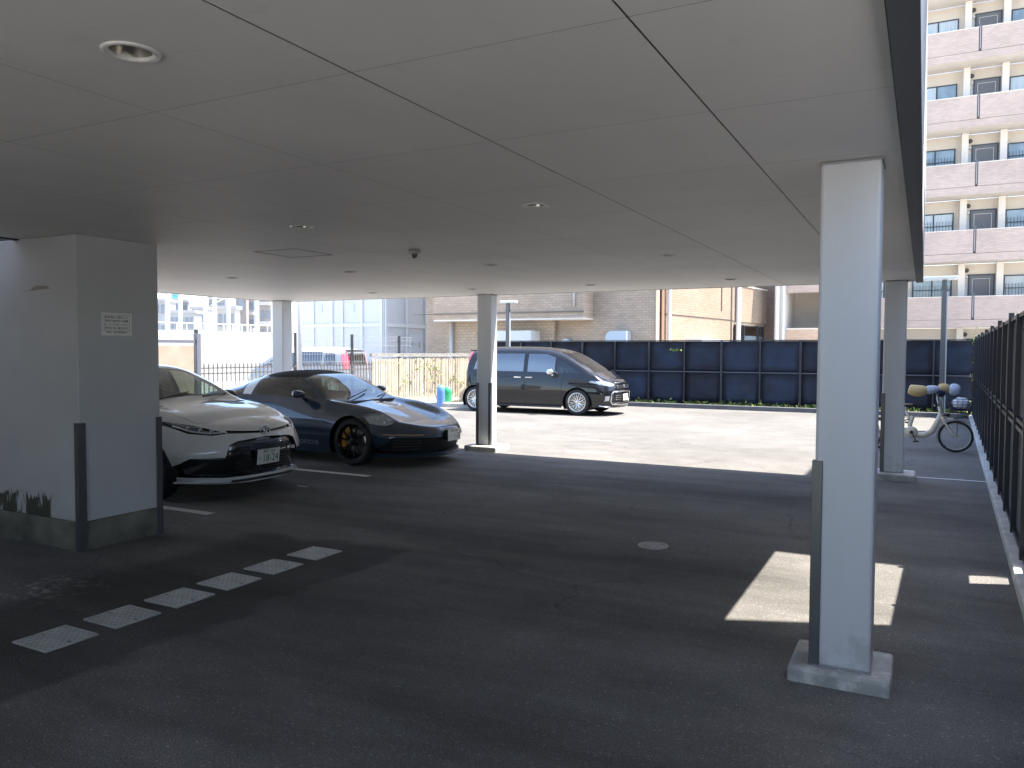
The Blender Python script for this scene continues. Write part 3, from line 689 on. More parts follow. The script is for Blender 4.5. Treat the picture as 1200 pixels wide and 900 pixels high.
# wheel stop behind the minivan and two poly sacks by the fence
o = struct('kerb', boxes(((-13.5, 19.0, -.02), (-11.15, 19.35, .12))), CONC, bevel=.02)
def sack(name, c, col, label, h=.62, w=.2):
    rn = random.Random(int(abs(c[1])*100)); g = BM(); prof = []
    for i in range(9):
        f = i/8; r = w*(1+.06*math.sin(f*math.pi))*(1 if f < .85 else 1-.45*(f-.85)/.15)
        ring = [g.verts.new((c[0]+r*(1+rn.uniform(-.10, .10))*math.cos(2*math.pi*k/14), c[1]+r*.8*(1+rn.uniform(-.10, .10))*math.sin(2*math.pi*k/14), h*f)) for k in range(14)]
        prof.append(ring)
    for a, b_ in zip(prof, prof[1:]):
        for k in range(14): g.faces.new((a[k], a[(k+1) % 14], b_[(k+1) % 14], b_[k])).smooth = True
    g.faces.new(prof[-1]); o = obj(name, g, mat(name+'_film'+str(col), col, .35, noise=(12, .25)), origin=(c[0], c[1], 0))
    tag(o, label, 'sack'); return o
q1 = pix(516.5, 470, 22.6); q2 = pix(524.5, 470, 22.9)
sack('garbage_sack', (q1.x, q1.y), (.12, .26, .55), 'blue plastic sack standing against the tan slatted fence', .62, .115)
sack('garbage_sack', (q2.x, q2.y), (.05, .38, .17), 'green plastic sack standing against the tan slatted fence', .56, .125)
# ------------------------------------------------------------------ apartment block straight ahead on the right
BRX = brick('parapet_tile', (.43, .345, .30), (.50, .40, .35), (.38, .32, .29), 'x', .2, .07, .007)
BRY = brick('parapet_tile_y', (.43, .345, .30), (.50, .40, .35), (.38, .32, .29), 'y', .2, .07, .007)
CREAM = mat('cream_wall', (.60, .545, .475), .75, noise=(.8, .07)); CREAML = mat('cream_light', (.68, .64, .585), .7, noise=(.6, .05))
DOORM = mat('door_grey', (.12, .12, .13), .4); DFR = mat('window_frame', (.035, .045, .06), .4); CURT = mat('curtain', (.62, .66, .68), .8, noise=(3, .15), streak=(8, 8, .3))
PANEB = mat('window_brown_blind', (.24, .10, .05), .3, noise=(3, .3), coat=1)
PANE = mat('window_glass', (.20, .27, .33), .08, noise=(2.5, .25), coat=1); PANEC = mat('window_curtained', (.46, .52, .55), .12, noise=(6, .2), streak=(6, 1, .1), coat=1)
AY = 39.0; FH = 2.82
ab = thing('apartment_block', 'tall beige tiled apartment block with open access galleries beyond the dark fence', 'apartment block', (3, AY, 0))
AX0, AX1 = -3.3, 13.2
tops = [4.02+FH*k for k in range(-1, 8)]
rw = random.Random(5)
def win(x0, x1, z0, z1, Y, nb, n=2, bars=True):
    f = obj('window', boxes(((x0, Y-.05, z0), (x1, Y-.012, z0+.05)), ((x0, Y-.05, z1-.05), (x1, Y-.012, z1)), *[((x0+(x1-x0)*i/n-.025+(.025 if i == 0 else 0)-(.025 if i == n else 0), Y-.052, z0+.05), (x0+(x1-x0)*i/n+.025+(.025 if i == 0 else 0)-(.025 if i == n else 0), Y-.012, z1-.05)) for i in range(n+1)]), DFR, nb)
    for i in range(n):
        a = x0+(x1-x0)*i/n+.03; b_ = x0+(x1-x0)*(i+1)/n-.03
        obj('pane', boxes(((a, Y-.03, z0+.05), (b_, Y-.022, z1-.05))), (PANEB if z0 > 12.5 and z0 < 14.6 and x0 < 4 else rw.choice([PANE, PANEC, PANEC])), f)
    if bars:
        g = BM(); xx = x0+.08
        while xx < x1-.04: box(g, (xx-.009, Y-.10, z0-.02), (xx+.009, Y-.085, z0+.62)); xx += .12
        box(g, (x0, Y-.104, z0+.40), (x1, Y-.084, z0+.43)); box(g, (x0, Y-.104, z0+.02), (x1, Y-.084, z0+.05)); obj('grille', g, DFR, f)
YB = AY+1.35
for k, zt in enumerate(tops):
    # parapet: tile face, thin shadow line, cap
    drains = [x for x in (-3.8, 1.80, 7.4, 13.0) if AX0+.3 < x < AX1-.3]
    if k == 0: zb = None
    if k > 0:
        segs = []; a = AX0
        for d in drains: segs.append((a, d-.055)); a = d+.055
        segs.append((a, AX1))
        for a, b_ in segs:
            obj('parapet', boxes(((a, AY, zt-1.0), (b_, AY+.14, zt-.03))), BRX, ab)
            obj('parapet_cap', boxes(((a, AY-.012, zt-.03), (b_, AY+.152, zt))), CREAML, ab)
        for d in drains:
            g = boxes(((d-.05, AY+.05, zt-.95), (d+.05, AY+.12, zt+.12))); obj('drain_slot', g, DOORM, ab)
            obj('down_pipe', boxes(((d-.015, AY-.01, zt-.9), (d+.015, AY+.045, zt+.0))), mat('pipe_grey', (.35, .33, .33), .5), ab)
        obj('gallery_slab', boxes(((AX0, AY+.012, zt-1.32), (AX1, YB, zt-1.03))), CREAML, ab)
        obj('slab_tile', boxes(((AX0, AY, zt-1.33), (AX1, AY+.01, zt-1.015))), BRX, ab)
    zf = zt-1.03                       # floor level of this gallery
    zc = zf+FH-.30
    obj('back_wall', boxes(((AX0, YB, zf), (AX1, YB+.2, zc))), CREAM, ab)
    for ux, s in ((1.80, 1), (7.4, 1), (-3.8, 1), (13.0, 1)):
        for cxx in (ux-.42, ux+1.02):
            if AX0 < cxx < AX1: obj('gallery_column', boxes(((cxx-.13, AY+.95, zf), (cxx+.13, YB-.003, zc-.003))), CREAML, ab)
        if AX0 < ux < AX1:
            d = obj('door', boxes(((ux-.10, YB-.05, zf), (ux+.80, YB-.004, zf+2.0))), DOORM, ab)
            obj('door_frame', boxes(((ux-.16, YB-.04, zf), (ux-.102, YB-.003, zf+2.06)), ((ux+.802, YB-.04, zf), (ux+.86, YB-.003, zf+2.06)), ((ux-.102, YB-.04, zf+2.002), (ux+.802, YB-.003, zf+2.06))), DFR, d)
            g = boxes(((ux+.0, YB-.056, zf+.3), (ux+.02, YB-.051, zf+1.85)), ((ux+.66, YB-.056, zf+.3), (ux+.68, YB-.051, zf+1.85)), ((ux+.0, YB-.056, zf+1.85), (ux+.68, YB-.051, zf+1.87))); obj('door_trim', g, mat('trim_light', (.5, .5, .5), .4), d)
            g = BM(); lathe(g, [(-.05, .001), (-.05, .085), (-.004, .10)], 16, 'y', (ux-.22+.0, YB, zc-.28)); obj('vent', g, mat('vent_dark', (.08, .07, .065), .6), ab)
            g = BM(); lathe(g, [(-.06, .001), (-.06, .06), (-.004, .08)], 16, 'y', (ux-.22, YB, zf+1.95)); obj('gallery_lamp', g, mat('lamp_pale', (.6, .6, .58), .4), ab)
            obj('meter_panel', boxes(((ux-.28, YB-.03, zf+.95), (ux-.165, YB-.004, zf+1.7))), mat('panel_grey', (.45, .46, .48), .4), ab)
    for a, b_, n in ((-.55, 1.03, 2), (2.98, 4.55, 2), (4.9, 6.55, 2), (8.6, 10.1, 2), (10.5, 12.1, 2), (-3.1, -1.0, 3)):
        if AX0 < a and b_ < AX1: win(a, b_, zf+1.0, zf+1.98, YB, ab, n, k < 4)
obj('side_wall', boxes(((AX0-.2, AY+.02, 0), (AX0, YB+6, tops[-1]+1.8)), ((AX1, AY+.02, 0), (AX1+.2, YB+6, tops[-1]+1.8))), BRY, ab)
obj('roof', boxes(((AX0-.3, AY-.1, tops[-1]+1.5), (AX1+.3, YB+6, tops[-1]+1.8))), CREAML, ab)
obj('ground_wall', boxes(((AX0, AY+.9, -.3), (AX1, AY+1.1, 1.2))), CREAM, ab)
obj('handrail', boxes(*([((AX0, AY+.4, 2.02), (5.5, AY+.45, 2.07))] + [((AX0+.3*i, AY+.41, 1.1), (AX0+.3*i+.03, AY+.44, 2.02)) for i in range(1, 28)])), mat('rail_pale', (.55, .54, .52), .5), ab)
# stair tower bay left of the block
sb = thing('stair_tower', 'cream stair tower with tiled bands and two white pipes beside the apartment block', 'stair tower', (-4.6, 37, 0))
def ap(px, py, Y):
    d = Fv + Rv*((px-600)/FPX) - Uv*((py-450)/FPX); t = Y/d.y; return Vector((0, 0, 1.6)) + d*t
SX0, SX1 = ap(921, 380, 36).x, AX0-.22
obj('tiled_band', boxes(((SX0, 36, 0), (SX1, 36.15, ap(935, 384.5, 36).z-.06))), brick('stair_tile', (.50, .36, .26), (.58, .44, .33), (.42, .36, .32), 'x', .24, .07, .007), sb)
obj('band_cap', boxes(((SX0, 35.985, ap(935, 384.5, 36).z-.06), (SX1, 36.165, ap(935, 384.5, 36).z))), CREAML, sb)
zz = ap(935, 343, 36).z
obj('upper_band', boxes(((SX0, 36, zz), (SX1, 36.15, 9.5))), BRX, sb)
obj('back_wall', boxes(((SX0-.2, 38.4, 0), (SX1, 38.6, 9.6))), CREAM, sb)
obj('side_wall', boxes(((SX0-.3, 36.02, 0), (SX0-.003, 38.39, 9.45)), ((SX1+.003, 36.16, 0), (SX1+.2, 38.9, 9.45))), CREAML, sb)
g = BM()
for px, r in ((910.5, .10), (918, .055)):
    p = ap(px, 370, 35.8); cyl(g, (p.x, p.y, 0), (p.x, p.y, 9.4), r, 12)
obj('pipe', g, mat('pipe_white', (.66, .68, .72), .4), sb)
# ------------------------------------------------------------------ mid-distance tiled building
GBX = brick('grey_tile', (.36, .285, .215), (.44, .345, .265), (.29, .24, .20), 'x', .23, .085, .009)
TBX = brick('tan_tile', (.40, .32, .235), (.46, .37, .28), (.30, .25, .2), 'x', .21, .105, .012)
GBY = brick('tan_tile_y', (.27, .205, .15), (.33, .25, .185), (.20, .16, .13), 'y', .23, .085, .008)
b1 = thing('tiled_building', 'beige tiled building with an overhanging box bay behind the black minivan', 'building', (-9, 26, 0))
YC = 25.5; cX = ap(768, 350, YC).x; wl = ap(500, 350, YC).x
HB = 8.8
obj('wall', boxes(((wl-.0, YC, 0), (cX-.02, YC+.3, HB))), GBX, b1)
# tan lower wall on the left under the bay
xa, xb_ = ap(508, 360, YC-.9).x, ap(684, 360, YC-.9).x
zbay = ap(600, 373.5, YC-.9).z
obj('bay', boxes(((xa, YC-.9, zbay), (xb_, YC-.003, HB-.3))), GBX, b1)
obj('bay_soffit', boxes(((xa, YC-.9, zbay-.05), (xb_, YC-.004, zbay-.002))), CREAML, b1)
obj('lower_wall', boxes(((xa+.1, YC-.16, 0), (xb_-1.4, YC-.004, zbay-.053))), TBX, b1)
g = BM(); p = ap(529, 380, YC-.3); cyl(g, (p.x, p.y, 0), (p.x, p.y, zbay-.06), .07, 12); obj('down_pipe', g, mat('pipe_pale', (.45, .45, .46), .4), b1)
g = BM(); p0 = ap(600, 366, YC-.93); box(g, (wl, YC-.935, p0.z-.03+.0), (xb_+.02, YC-.905, p0.z-.0)); obj('band_line', g, mat('band_dark', (.12, .11, .1), .6), b1)
p0, p1 = ap(584, 392, YC-.5), ap(628, 400, YC-.5)
obj('canopy', boxes(((p0.x, YC-.9, 1.6), (p1.x, YC-.17, p0.z+.12))), mat('canopy_white', (.55, .58, .60), .5), b1)
# wedge stain/pipe fleck and boxy duct vents
p0, p1 = ap(712, 388, YC-.3), ap(736, 398, YC-.3)
g = BM(); nq = 8; zlo = 1.5; prof = [(p0.x, zlo)] + [(p0.x+.22*(1-math.cos(i/nq*math.pi/2)), p0.z-.22+.22*math.sin(i/nq*math.pi/2)) for i in range(nq+1)] + [(p1.x, p0.z), (p1.x, zlo)]
prism(g, [(x, YC-.5, z) for x, z in prof], (0, .49, 0)); fixn(g); obj('duct_hood', g, mat('duct_pale', (.42, .50, .58), .35, metal=.2), b1)
g = BM(); p = ap(664.5, 399, YC-.2); cyl(g, (p.x, YC-.35, p.z-.1), (p.x, YC-.01, p.z-.1), .16, 16); obj('vent_cap', g, mat('duct_pale'), b1)
g = BM(); p = ap(672.5, 336, YC-.95); tube(g, [(p.x, YC-.93, p.z+.5), (p.x, YC-.93, ap(672, 360, YC-.95).z)], [.07, .03], 8); obj('drip_pipe', g, mat('pipe_pale'), b1)
# sunlit flank, turned a little to the right
wd = Vector((math.sin(R(8)), math.cos(R(8)), 0)); wn = Vector((wd.y, -wd.x, 0))
def flank(px):     # distance along the flank where a view ray meets it
    d = Fv + Rv*((px-600)/FPX); o = Vector((cX, YC, 0))
    # solve s*d.xy = o + k*wd
    det = d.x*(-wd.y) + d.y*wd.x; s = (o.x*(-wd.y) + o.y*wd.x)/det
    q = d*s; return (Vector((q.x, q.y, 0))-o).dot(wd)
rotf = Matrix((wd, -wn*-1, Vector((0, 0, 1)))).transposed()
rotf = Matrix((wd, Vector((-wd.y, wd.x, 0)), Vector((0, 0, 1)))).transposed()
def fbox(bm, k0, k1, o0, o1, z0, z1):
    """box on the flank: along k, outward o"""
    c = Vector((cX, YC, 0)) + wd*(k0+k1)/2 + wn*(o0+o1)/2 + Vector((0, 0, (z0+z1)/2))
    obox(bm, c, (k1-k0, abs(o1-o0), z1-z0), rotf)
kA, kB, kE = flank(858), flank(866), flank(897)
g = BM(); fbox(g, 0, kA, -.3, 0, 0, HB); obj('wall', g, GBY, b1)
g = BM(); fbox(g, -.02, .22, .002, .05, 0, HB); obj('corner_trim', g, mat('trim_cream', (.42, .34, .26), .6), b1)
g = BM(); fbox(g, flank(772), flank(774.5), .05, .09, 0, HB); obj('joint_strip', g, mat('strip_brown', (.25, .14, .09), .6), b1)
g = BM()
for px, r in ((779.5, .075), (861, .10)):
    c = Vector((cX, YC, 0)) + wd*flank(px) + wn*.12; cyl(g, (c.x, c.y, 0), (c.x, c.y, HB-.1), r, 12)
obj('down_pipe', g, mat('pipe_white'), b1)
g = BM(); fbox(g, flank(843.5), flank(844.5), .002, .02, 3.2, 7); fbox(g, flank(855), flank(856.3), .002, .02, 0, 7)
fbox(g, .3, kA, .003, .012, 2.86, 2.89); obj('movement_joint', g, mat('joint_dark', (.06, .05, .05), .7), b1)
g = BM(); fbox(g, flank(803), flank(836), .01, .6, 1.62, 2.05); obj('canopy', g, mat('canopy_white'), b1)
# far wing with a parapet and dark glazing under it
def fz(px, py):
    k = flank(px); c = Vector((cX, YC, 0)) + wd*k; d = (c-Vector((0, 0, 0))).dot(Vector((Fv.x, Fv.y, 0)).normalized())
    return 1.6 + d/math.cos(PITCH)*((413-py)/FPX)
zt_, zb_ = fz(868, 336.5), fz(880, 379)
g = BM(); fbox(g, kA, kE, -.3, 0, zb_, zt_); obj('wing_wall', g, GBY, b1)
g = BM(); fbox(g, kA, kE+.02, -.34, .03, zt_, zt_+.06); obj('wing_cap', g, CREAML, b1)
c = Vector((cX, YC, 0)) + wd*kE
g = BM(); fbox(g, kE+.003, kE+1.6, -.75, -.45, zb_, zt_-.02); obj('wing_end', g, GBX, b1)
g = BM(); fbox(g, kA+.3, kE+1.5, -2.6, -2.4, 0, zb_-.12); obj('recess_wall', g, mat('recess_brown', (.16, .12, .1), .7), b1)
g = BM(); fbox(g, kA+.01, kE+1.4, -2.3, -.31, zb_-.1, zb_-.005); obj('wing_soffit', g, CREAML, b1)
g = BM()
for px in (868, 877, 893, 899): fbox(g, flank(px)-.05, flank(px)+.05, -.3, -.2, 0, zb_-.11)
fbox(g, flank(877), flank(899), -.28, -.22, 2.0, 2.06); obj('glazing_frame', g, DFR, b1)
g = BM(); fbox(g, flank(877), flank(899), -.26, -.25, 1.0, 2.3); obj('glazing', g, PANE, b1)
x0_, x1_ = ap(856, 340, 37.6).x, ap(907, 340, 37.6).x
obj('rear_wall', boxes(((x0_, 37.6, 0), (x1_, 38.0, 8.6))), brick('brown_tile', (.20, .145, .12), (.26, .19, .155), (.15, .12, .1), 'x', .23, .085, .009), b1)
obj('roof', boxes(((wl-.1, YC-.1, HB), (cX+.1, YC+9, HB+.2))), CREAML, b1)
g = BM(); fbox(g, kA+.3, kA+8, -9, -8.7, 0, 6.4); obj('rear_wall', g, mat('recess_brown'), b1)
# ------------------------------------------------------------------ pale panelled building on the left
PANW = mat('white_panel', (.50, .52, .55), .45, noise=(1.0, .05)); PANJ = mat('panel_joint', (.50, .53, .56), .4)
b2 = thing('panelled_building', 'white two-storey panelled building with grid joints behind the silver minivan', 'building', (-18, 24, 0))
YP = 24.8; x0p = ap(347, 400, YP).x; x1p = ap(450, 400, YP).x
d500 = Fv + Rv*((500-600)/FPX); s_ = x1p/d500.x; y1p = d500.y*s_
obj('wall', boxes(((x0p, YP, 0), (x1p, YP+.2, 7.4))), PANW, b2)
obj('flank_wall', boxes(((x1p-.2, YP+.203, 0), (x1p-.001, y1p, 7.4))), PANW, b2)
obj('roof', boxes(((x0p-.1, YP-.1, 7.4), (x1p+.1, y1p+.1, 7.6))), PANJ, b2)
g = BM()
for px in (367, 389, 401, 424, 447): xx = ap(px, 380, YP-.03).x; box(g, (xx-.05, YP-.06, 0), (xx+.05, YP-.001, 7.4))
for zz in (ap(420, 381, YP).z, ap(420, 416, YP).z-.25): box(g, (x0p, YP-.045, zz-.07), (x1p-.06, YP-.002, zz+.07))
for yy in (YP+.1, (YP+y1p)/2, y1p-.1): box(g, (x1p, yy-.06, 0), (x1p+.06, yy+.06, 7.4))
for zz in (ap(420, 381, YP).z, ap(420, 416, YP).z-.25): box(g, (x1p+.001, YP+.16, zz-.08), (x1p+.05, y1p-.16, zz+.08))
obj('panel_frame', g, mat('panel_rib', (.56, .58, .60), .4), b2, bevel=.01)
for px in (372, 409):
    for z0 in (ap(375, 366, YP).z, ap(375, 350, YP).z+.05):
        xx = ap(px, 380, YP).x; f = obj('window', boxes(((xx-.02, YP-.03, z0), (xx+.26, YP-.002, z0+.32))), mat('panel_rib'), b2); obj('pane', boxes(((xx+.01, YP-.035, z0+.03), (xx+.23, YP-.031, z0+.29))), mat('pane_pale', (.4, .45, .5), .1, coat=1), f)
# small wall plate with writing on the flank
p = Vector((x1p+.002, YP+(y1p-YP)*.72, 1.72)); obj('wall_plate', boxes(((p.x, p.y-.5, p.z-.35), (p.x+.02, p.y+.5, p.z+.55))), mat('plate_pale', (.5, .54, .6), .4), b2)
g = text_bm('4・8', .34, frame_m((p.x+.022, p.y, p.z+.12), (0, 1, 0), (0, 0, 1)), .002); obj('wall_lettering', g, mat('ink_grey'), b2)
# silver-white pole
p = pix(351, 430, 19.5)
t = thing('utility_pole', 'slim white pole standing behind the roof of the dark convertible', 'pole', (p.x, p.y, 0))
g = BM(); tube(g, [(p.x, p.y, 0), (p.x, p.y, 3), (p.x, p.y, 9)], [.068, .062, .055], 16); obj('shaft', g, mat('pole_white', (.55, .57, .60), .35, metal=.1), t)
g = BM(); lathe(g, [(.0, .14), (.05, .14), (.06, .08)], 16, 'z', (p.x, p.y, 0)); obj('base_plate', g, CONC, t)
# ------------------------------------------------------------------ lamp posts
def lamp(px, Y, ztop, label, head, pr=.05):
    p = ap(px, 420, Y); x = p.x
    t = thing('street_lamp', label, 'street lamp', (x, Y, 0))
    g = BM(); box(g, (x-pr, Y-pr, 0), (x+pr, Y+pr, ztop)); obj('pole', g, mat('lamp_pole', (.10, .105, .115), .35, metal=.3), t, bevel=.006)
    obj('lit_strip', boxes(((x+pr+.002, Y-.02, .1), (x+pr+.03, Y+.02, ztop-.3))), mat('pole_white'), t)  # white strip added as the sunlit side of the pole
    obj('collar', boxes(((x-pr-.012, Y-pr-.012, ztop-.25), (x+pr+.012, Y+pr+.012, ztop-.21))), mat('lamp_pole'), t)
    obj('base_plate', boxes(((x-.14, Y-.14, -.01), (x+.14, Y+.14, .03))), mat('lamp_pole'), t)
    h = obj('lamp_head', boxes(((x+head[0], Y-.14, ztop), (x+head[1], Y+.14, ztop+.075))), mat('lamp_head', (.62, .66, .68), .3, metal=.2), t, bevel=.012)
    obj('lens', boxes(((x+head[0]+.05, Y-.11, ztop-.008), (x+head[1]-.08, Y+.11, ztop-.001))), mat('lens_white', (.75, .77, .78), .2), h)
lamp(595, 21.9, 3.10, 'dark lamp post with pale flat head behind the middle column', (-.22, .28))
lamp(1104.5, 22.0, 3.38, 'dark lamp post with pale flat head behind the cream bicycle', (-.86, .28), .055)
# ------------------------------------------------------------------ neighbours on the right (they shade the lane)
SID = mat('grey_siding', (.36, .37, .38), .6, noise=(.5, .12), streak=(1, 1, 6))
def neighbour(x0, x1, y0, y1, h, label, wins):
    t = thing('neighbour_building', label, 'building', ((x0+x1)/2, (y0+y1)/2, 0))
    obj('wall', boxes(((x0, y0, -.05), (x1, y1, h))), SID, t)
    obj('roof', boxes(((x0-.0, y0-.0, h+.002), (x1+.1, y1+.0, h+.12))), mat('slab_dark'), t)
    g = BM()
    z = .3
    while z < h: box(g, (x0-.012, y0+.01, z), (x0-.001, y1-.01, z+.03)); z += .30
    obj('siding_laps', g, SID, t)
    for yy in wins:
        for zz in (1.2, 4.2):
            f = obj('window', boxes(((x0-.05, yy-.75, zz), (x0-.013, yy+.75, zz+1.1))), DFR, t); obj('pane', boxes(((x0-.056, yy-.7, zz+.05), (x0-.051, yy+.7, zz+1.05))), PANE, f)
            obj('sill', boxes(((x0-.09, yy-.8, zz-.06), (x0-.013, yy+.8, zz-.003))), mat('rail_pale'), f)
neighbour(1.9, 9, 2.3, 5.93, 8.5, 'tall grey sided building nearer the camera beyond the right-hand fence', (3.4,))
neighbour(1.9, 10, 7.88, 19.0, 8.0, 'grey sided building farther off beyond the right-hand fence', (10.5, 14, 17))
# ------------------------------------------------------------------ railway wall and the town far to the left
def gp(px, t, z=0): p = pix(px, 413, t); return Vector((p.x, p.y, z))
wa, wb = gp(120, 36), gp(352, 44)
t = thing('retaining_wall', 'long white wall under the railway masts, left of the white panelled building', 'wall', (wa.x, wa.y, 0))
d = (wb-wa); Lw = d.length; d.normalize(); rot = Matrix((d, Vector((-d.y, d.x, 0)), Vector((0, 0, 1)))).transposed(); m_ = (wa+wb)/2
g = BM(); obox(g, (m_.x, m_.y, 1.25), (Lw, .3, 2.6), rot); obj('wall_face', g, mat('white_wall', (.34, .35, .37), .7, noise=(.6, .08)), t)
g = BM()
for i in range(int(Lw/.5)): p = wa+d*.5*i; obox(g, (p.x, p.y, 2.75), (.04, .04, .4), rot)
obox(g, (m_.x, m_.y, 2.92), (Lw, .05, .05), rot); obj('railing', g, mat('rail_pale'), t)
g = BM()
for i in range(int(Lw/1.6)): p = wa+d*1.6*i+Vector((d.y, -d.x, 0))*.16; obox(g, (p.x, p.y, 1.2), (.02, .02, 2.5), rot)
obj('wall_joint', g, mat('joint_grey', (.45, .46, .48), .7), t)
pm = mat('catenary_grey', (.42, .43, .44), .5)
for i, (px, tt, h) in enumerate(((197, 46, 9.5), (212, 50, 8), (241, 52, 6.5), (252, 50, 7.2), (268, 52, 8), (301, 54, 9))):
    p = gp(px, tt); q = thing('railway_mast', ['leftmost grey railway mast beside the pillar', 'grey railway mast second from the left above the white wall', 'short grey railway mast third from the left above the white wall', 'grey railway mast fourth from the left above the white wall', 'grey railway mast fifth from the left, by the teal-signed block', 'rightmost grey railway mast, beside the far left column'][i], 'railway mast', (p.x, p.y, 0), 0, 'railway masts beyond the white wall')
    g = BM(); cyl(g, (p.x, p.y, 0), (p.x, p.y, h), .14, 10); obj('shaft', g, pm, q)
    g = BM(); a = p+d*2.2; tube(g, [(p.x, p.y, h-1.2), (a.x, a.y, h-.9)], .05, 6); tube(g, [(p.x, p.y, h-2.2), (a.x, a.y, h-1.0)], .04, 6); obj('bracket', g, pm, q)
g = BM()
for z, o in ((7.1, 0), (6.2, .4), (5.2, 2)):
    a, b_ = gp(60, 44, z), gp(352, 58, z+.4); pts = [a.lerp(b_, i/12)-Vector((0, 0, .5*math.sin(math.pi*((i/12*3) % 1)))) for i in range(13)]; tube(g, pts, .022, 5)
o = obj('overhead_wires', g, mat('wire_dark', (.12, .12, .12), .5)); tag(o, 'thin overhead railway wires strung between the masts far left', 'wires')
def far_block(px0, px1, t, h, col, label, floors, cols, sign=None, kind='far_building', roofbox=False):
    a, b_ = gp(px0, t), gp(px1, t); w = (b_-a).length; dx = (b_-a).normalized(); dy = Vector((-dx.y, dx.x, 0))
    rot = Matrix((dx, dy, Vector((0, 0, 1)))).transposed(); m_ = (a+b_)/2 + dy*w*.4
    q = thing('apartment_building', label, 'building', (m_.x, m_.y, 0))
    g = BM(); obox(g, (m_.x, m_.y, h/2), (w, w*.8, h), rot); obj('wall', g, mat('far_wall%.2f%.2f' % (col[0], col[2]), tuple(.46*c for c in col), .8, noise=(.4, .06)), q)
    g = BM(); obox(g, (m_.x, m_.y, h+.15), (w+.3, w*.8+.3, .3), rot); obj('roof', g, mat('far_roof', (.3, .3, .32), .8), q)
    if roofbox: g = BM(); obox(g, (m_.x, m_.y, h+1.2), (w*.4, w*.3, 1.8), rot); obj('penthouse', g, mat('far_roof'), q)
    FW = mat('far_window', (.16, .19, .23), .15)
    for i in range(floors):
        for j in range(cols):
            s = (j+.5)/cols*w - w/2; z = h*(i+.62)/floors; c = m_ + dx*s - dy*(w*.4+.03)
            g = BM(); obox(g, (c.x, c.y, z), (w/cols*.62, .06, h/floors*.42), rot); obj('window', g, FW, q)
        g = BM(); c = m_-dy*(w*.4+.22); obox(g, (c.x, c.y, h*(i+.18)/floors), (w*.96, .45, h/floors*.16), rot)
        if sign != 'flat': obj('balcony', g, mat('far_balcony', (.40, .40, .41), .7), q)
        else: g.free()
    if sign == 'teal':
        g = BM(); c = m_-dy*(w*.4); obox(g, (c.x, c.y, h+.9), (w*.9, .3, 1.2), rot); obj('roof_sign', g, mat('sign_teal', (.10, .42, .44), .5), q)
    return q
far_block(160, 195, 95, 7.4, (.62, .64, .68), 'low pale block at the left end of the skyline beside the pillar', 3, 5, 'flat')
far_block(202, 212, 105, 8.1, (.62, .63, .66), 'pale block with a teal sign on its roof in the far skyline', 3, 3, 'teal')
far_block(199, 228, 80, 5.3, (.66, .68, .72), 'low wide pale building under the teal sign in the far skyline', 2, 5, 'flat')
far_block(214, 221, 100, 7.6, (.5, .5, .52), 'small grey block just right of the teal sign', 3, 2, 'flat')
far_block(245, 265, 110, 10.5, (.55, .56, .60), 'grey apartment tower with dark windows in the centre of the skyline', 5, 4)
far_block(255, 276, 70, 5.2, (.74, .72, .68), 'low white building before the grey tower in the skyline', 2, 3, 'flat')
far_block(277, 289, 78, 7.0, (.42, .38, .36), 'brown tiled block with no windows in the skyline', 3, 1, 'flat')
far_block(289.5, 299, 80, 8.3, (.60, .60, .61), 'grey block with four rows of windows right of the brown tiled block', 5, 2)
far_block(304, 318, 84, 8.2, (.58, .55, .54), 'pale block with pinkish balconies next to the far left column', 4, 2)
far_block(225, 244, 90, 6.2, (.70, .70, .70), 'low white gabled building left of the grey tower', 2, 4, 'flat')
# ------------------------------------------------------------------ car shells
def pchip(xs, ys):
    n = len(xs); h = [xs[i+1]-xs[i] for i in range(n-1)]; dl = [(ys[i+1]-ys[i])/h[i] for i in range(n-1)]
    m = [0]*n; m[0] = dl[0]; m[-1] = dl[-1]
    for i in range(1, n-1):
        if dl[i-1]*dl[i] > 0:
            w1, w2 = 2*h[i]+h[i-1], h[i]+2*h[i-1]; m[i] = (w1+w2)/(w1/dl[i-1]+w2/dl[i])
    def f(x):
        if x <= xs[0]: return ys[0]
        if x >= xs[-1]: return ys[-1]
        i = 0
        while x > xs[i+1]: i += 1
        t = (x-xs[i])/h[i]
        return (2*t**3-3*t*t+1)*ys[i]+(t**3-2*t*t+t)*h[i]*m[i]+(-2*t**3+3*t*t)*ys[i+1]+(t**3-t*t)*h[i]*m[i+1]
    return f
def cr(P, ns):
    """centripetal-ish Catmull-Rom through P[1..-2]; ns samples per segment"""
    out = []
    for i in range(1, len(P)-2):
        a, b, c, d = P[i-1], P[i], P[i+1], P[i+2]; n = ns[i-1]
        lb = (Vector(c)-Vector(b)).length
        m0 = (Vector(c)-Vector(a)); m1 = (Vector(d)-Vector(b))
        m0 = m0.normalized()*lb if m0.length else m0; m1 = m1.normalized()*lb if m1.length else m1
        for k in range(n):
            t = k/n
            out.append((2*t**3-3*t*t+1)*Vector(b)+(t**3-2*t*t+t)*m0*.8+(-2*t**3+3*t*t)*Vector(c)+(t**3-t*t)*m1*.8)
    out.append(Vector(P[-2])); return out
NS = (7, 6, 7, 8)
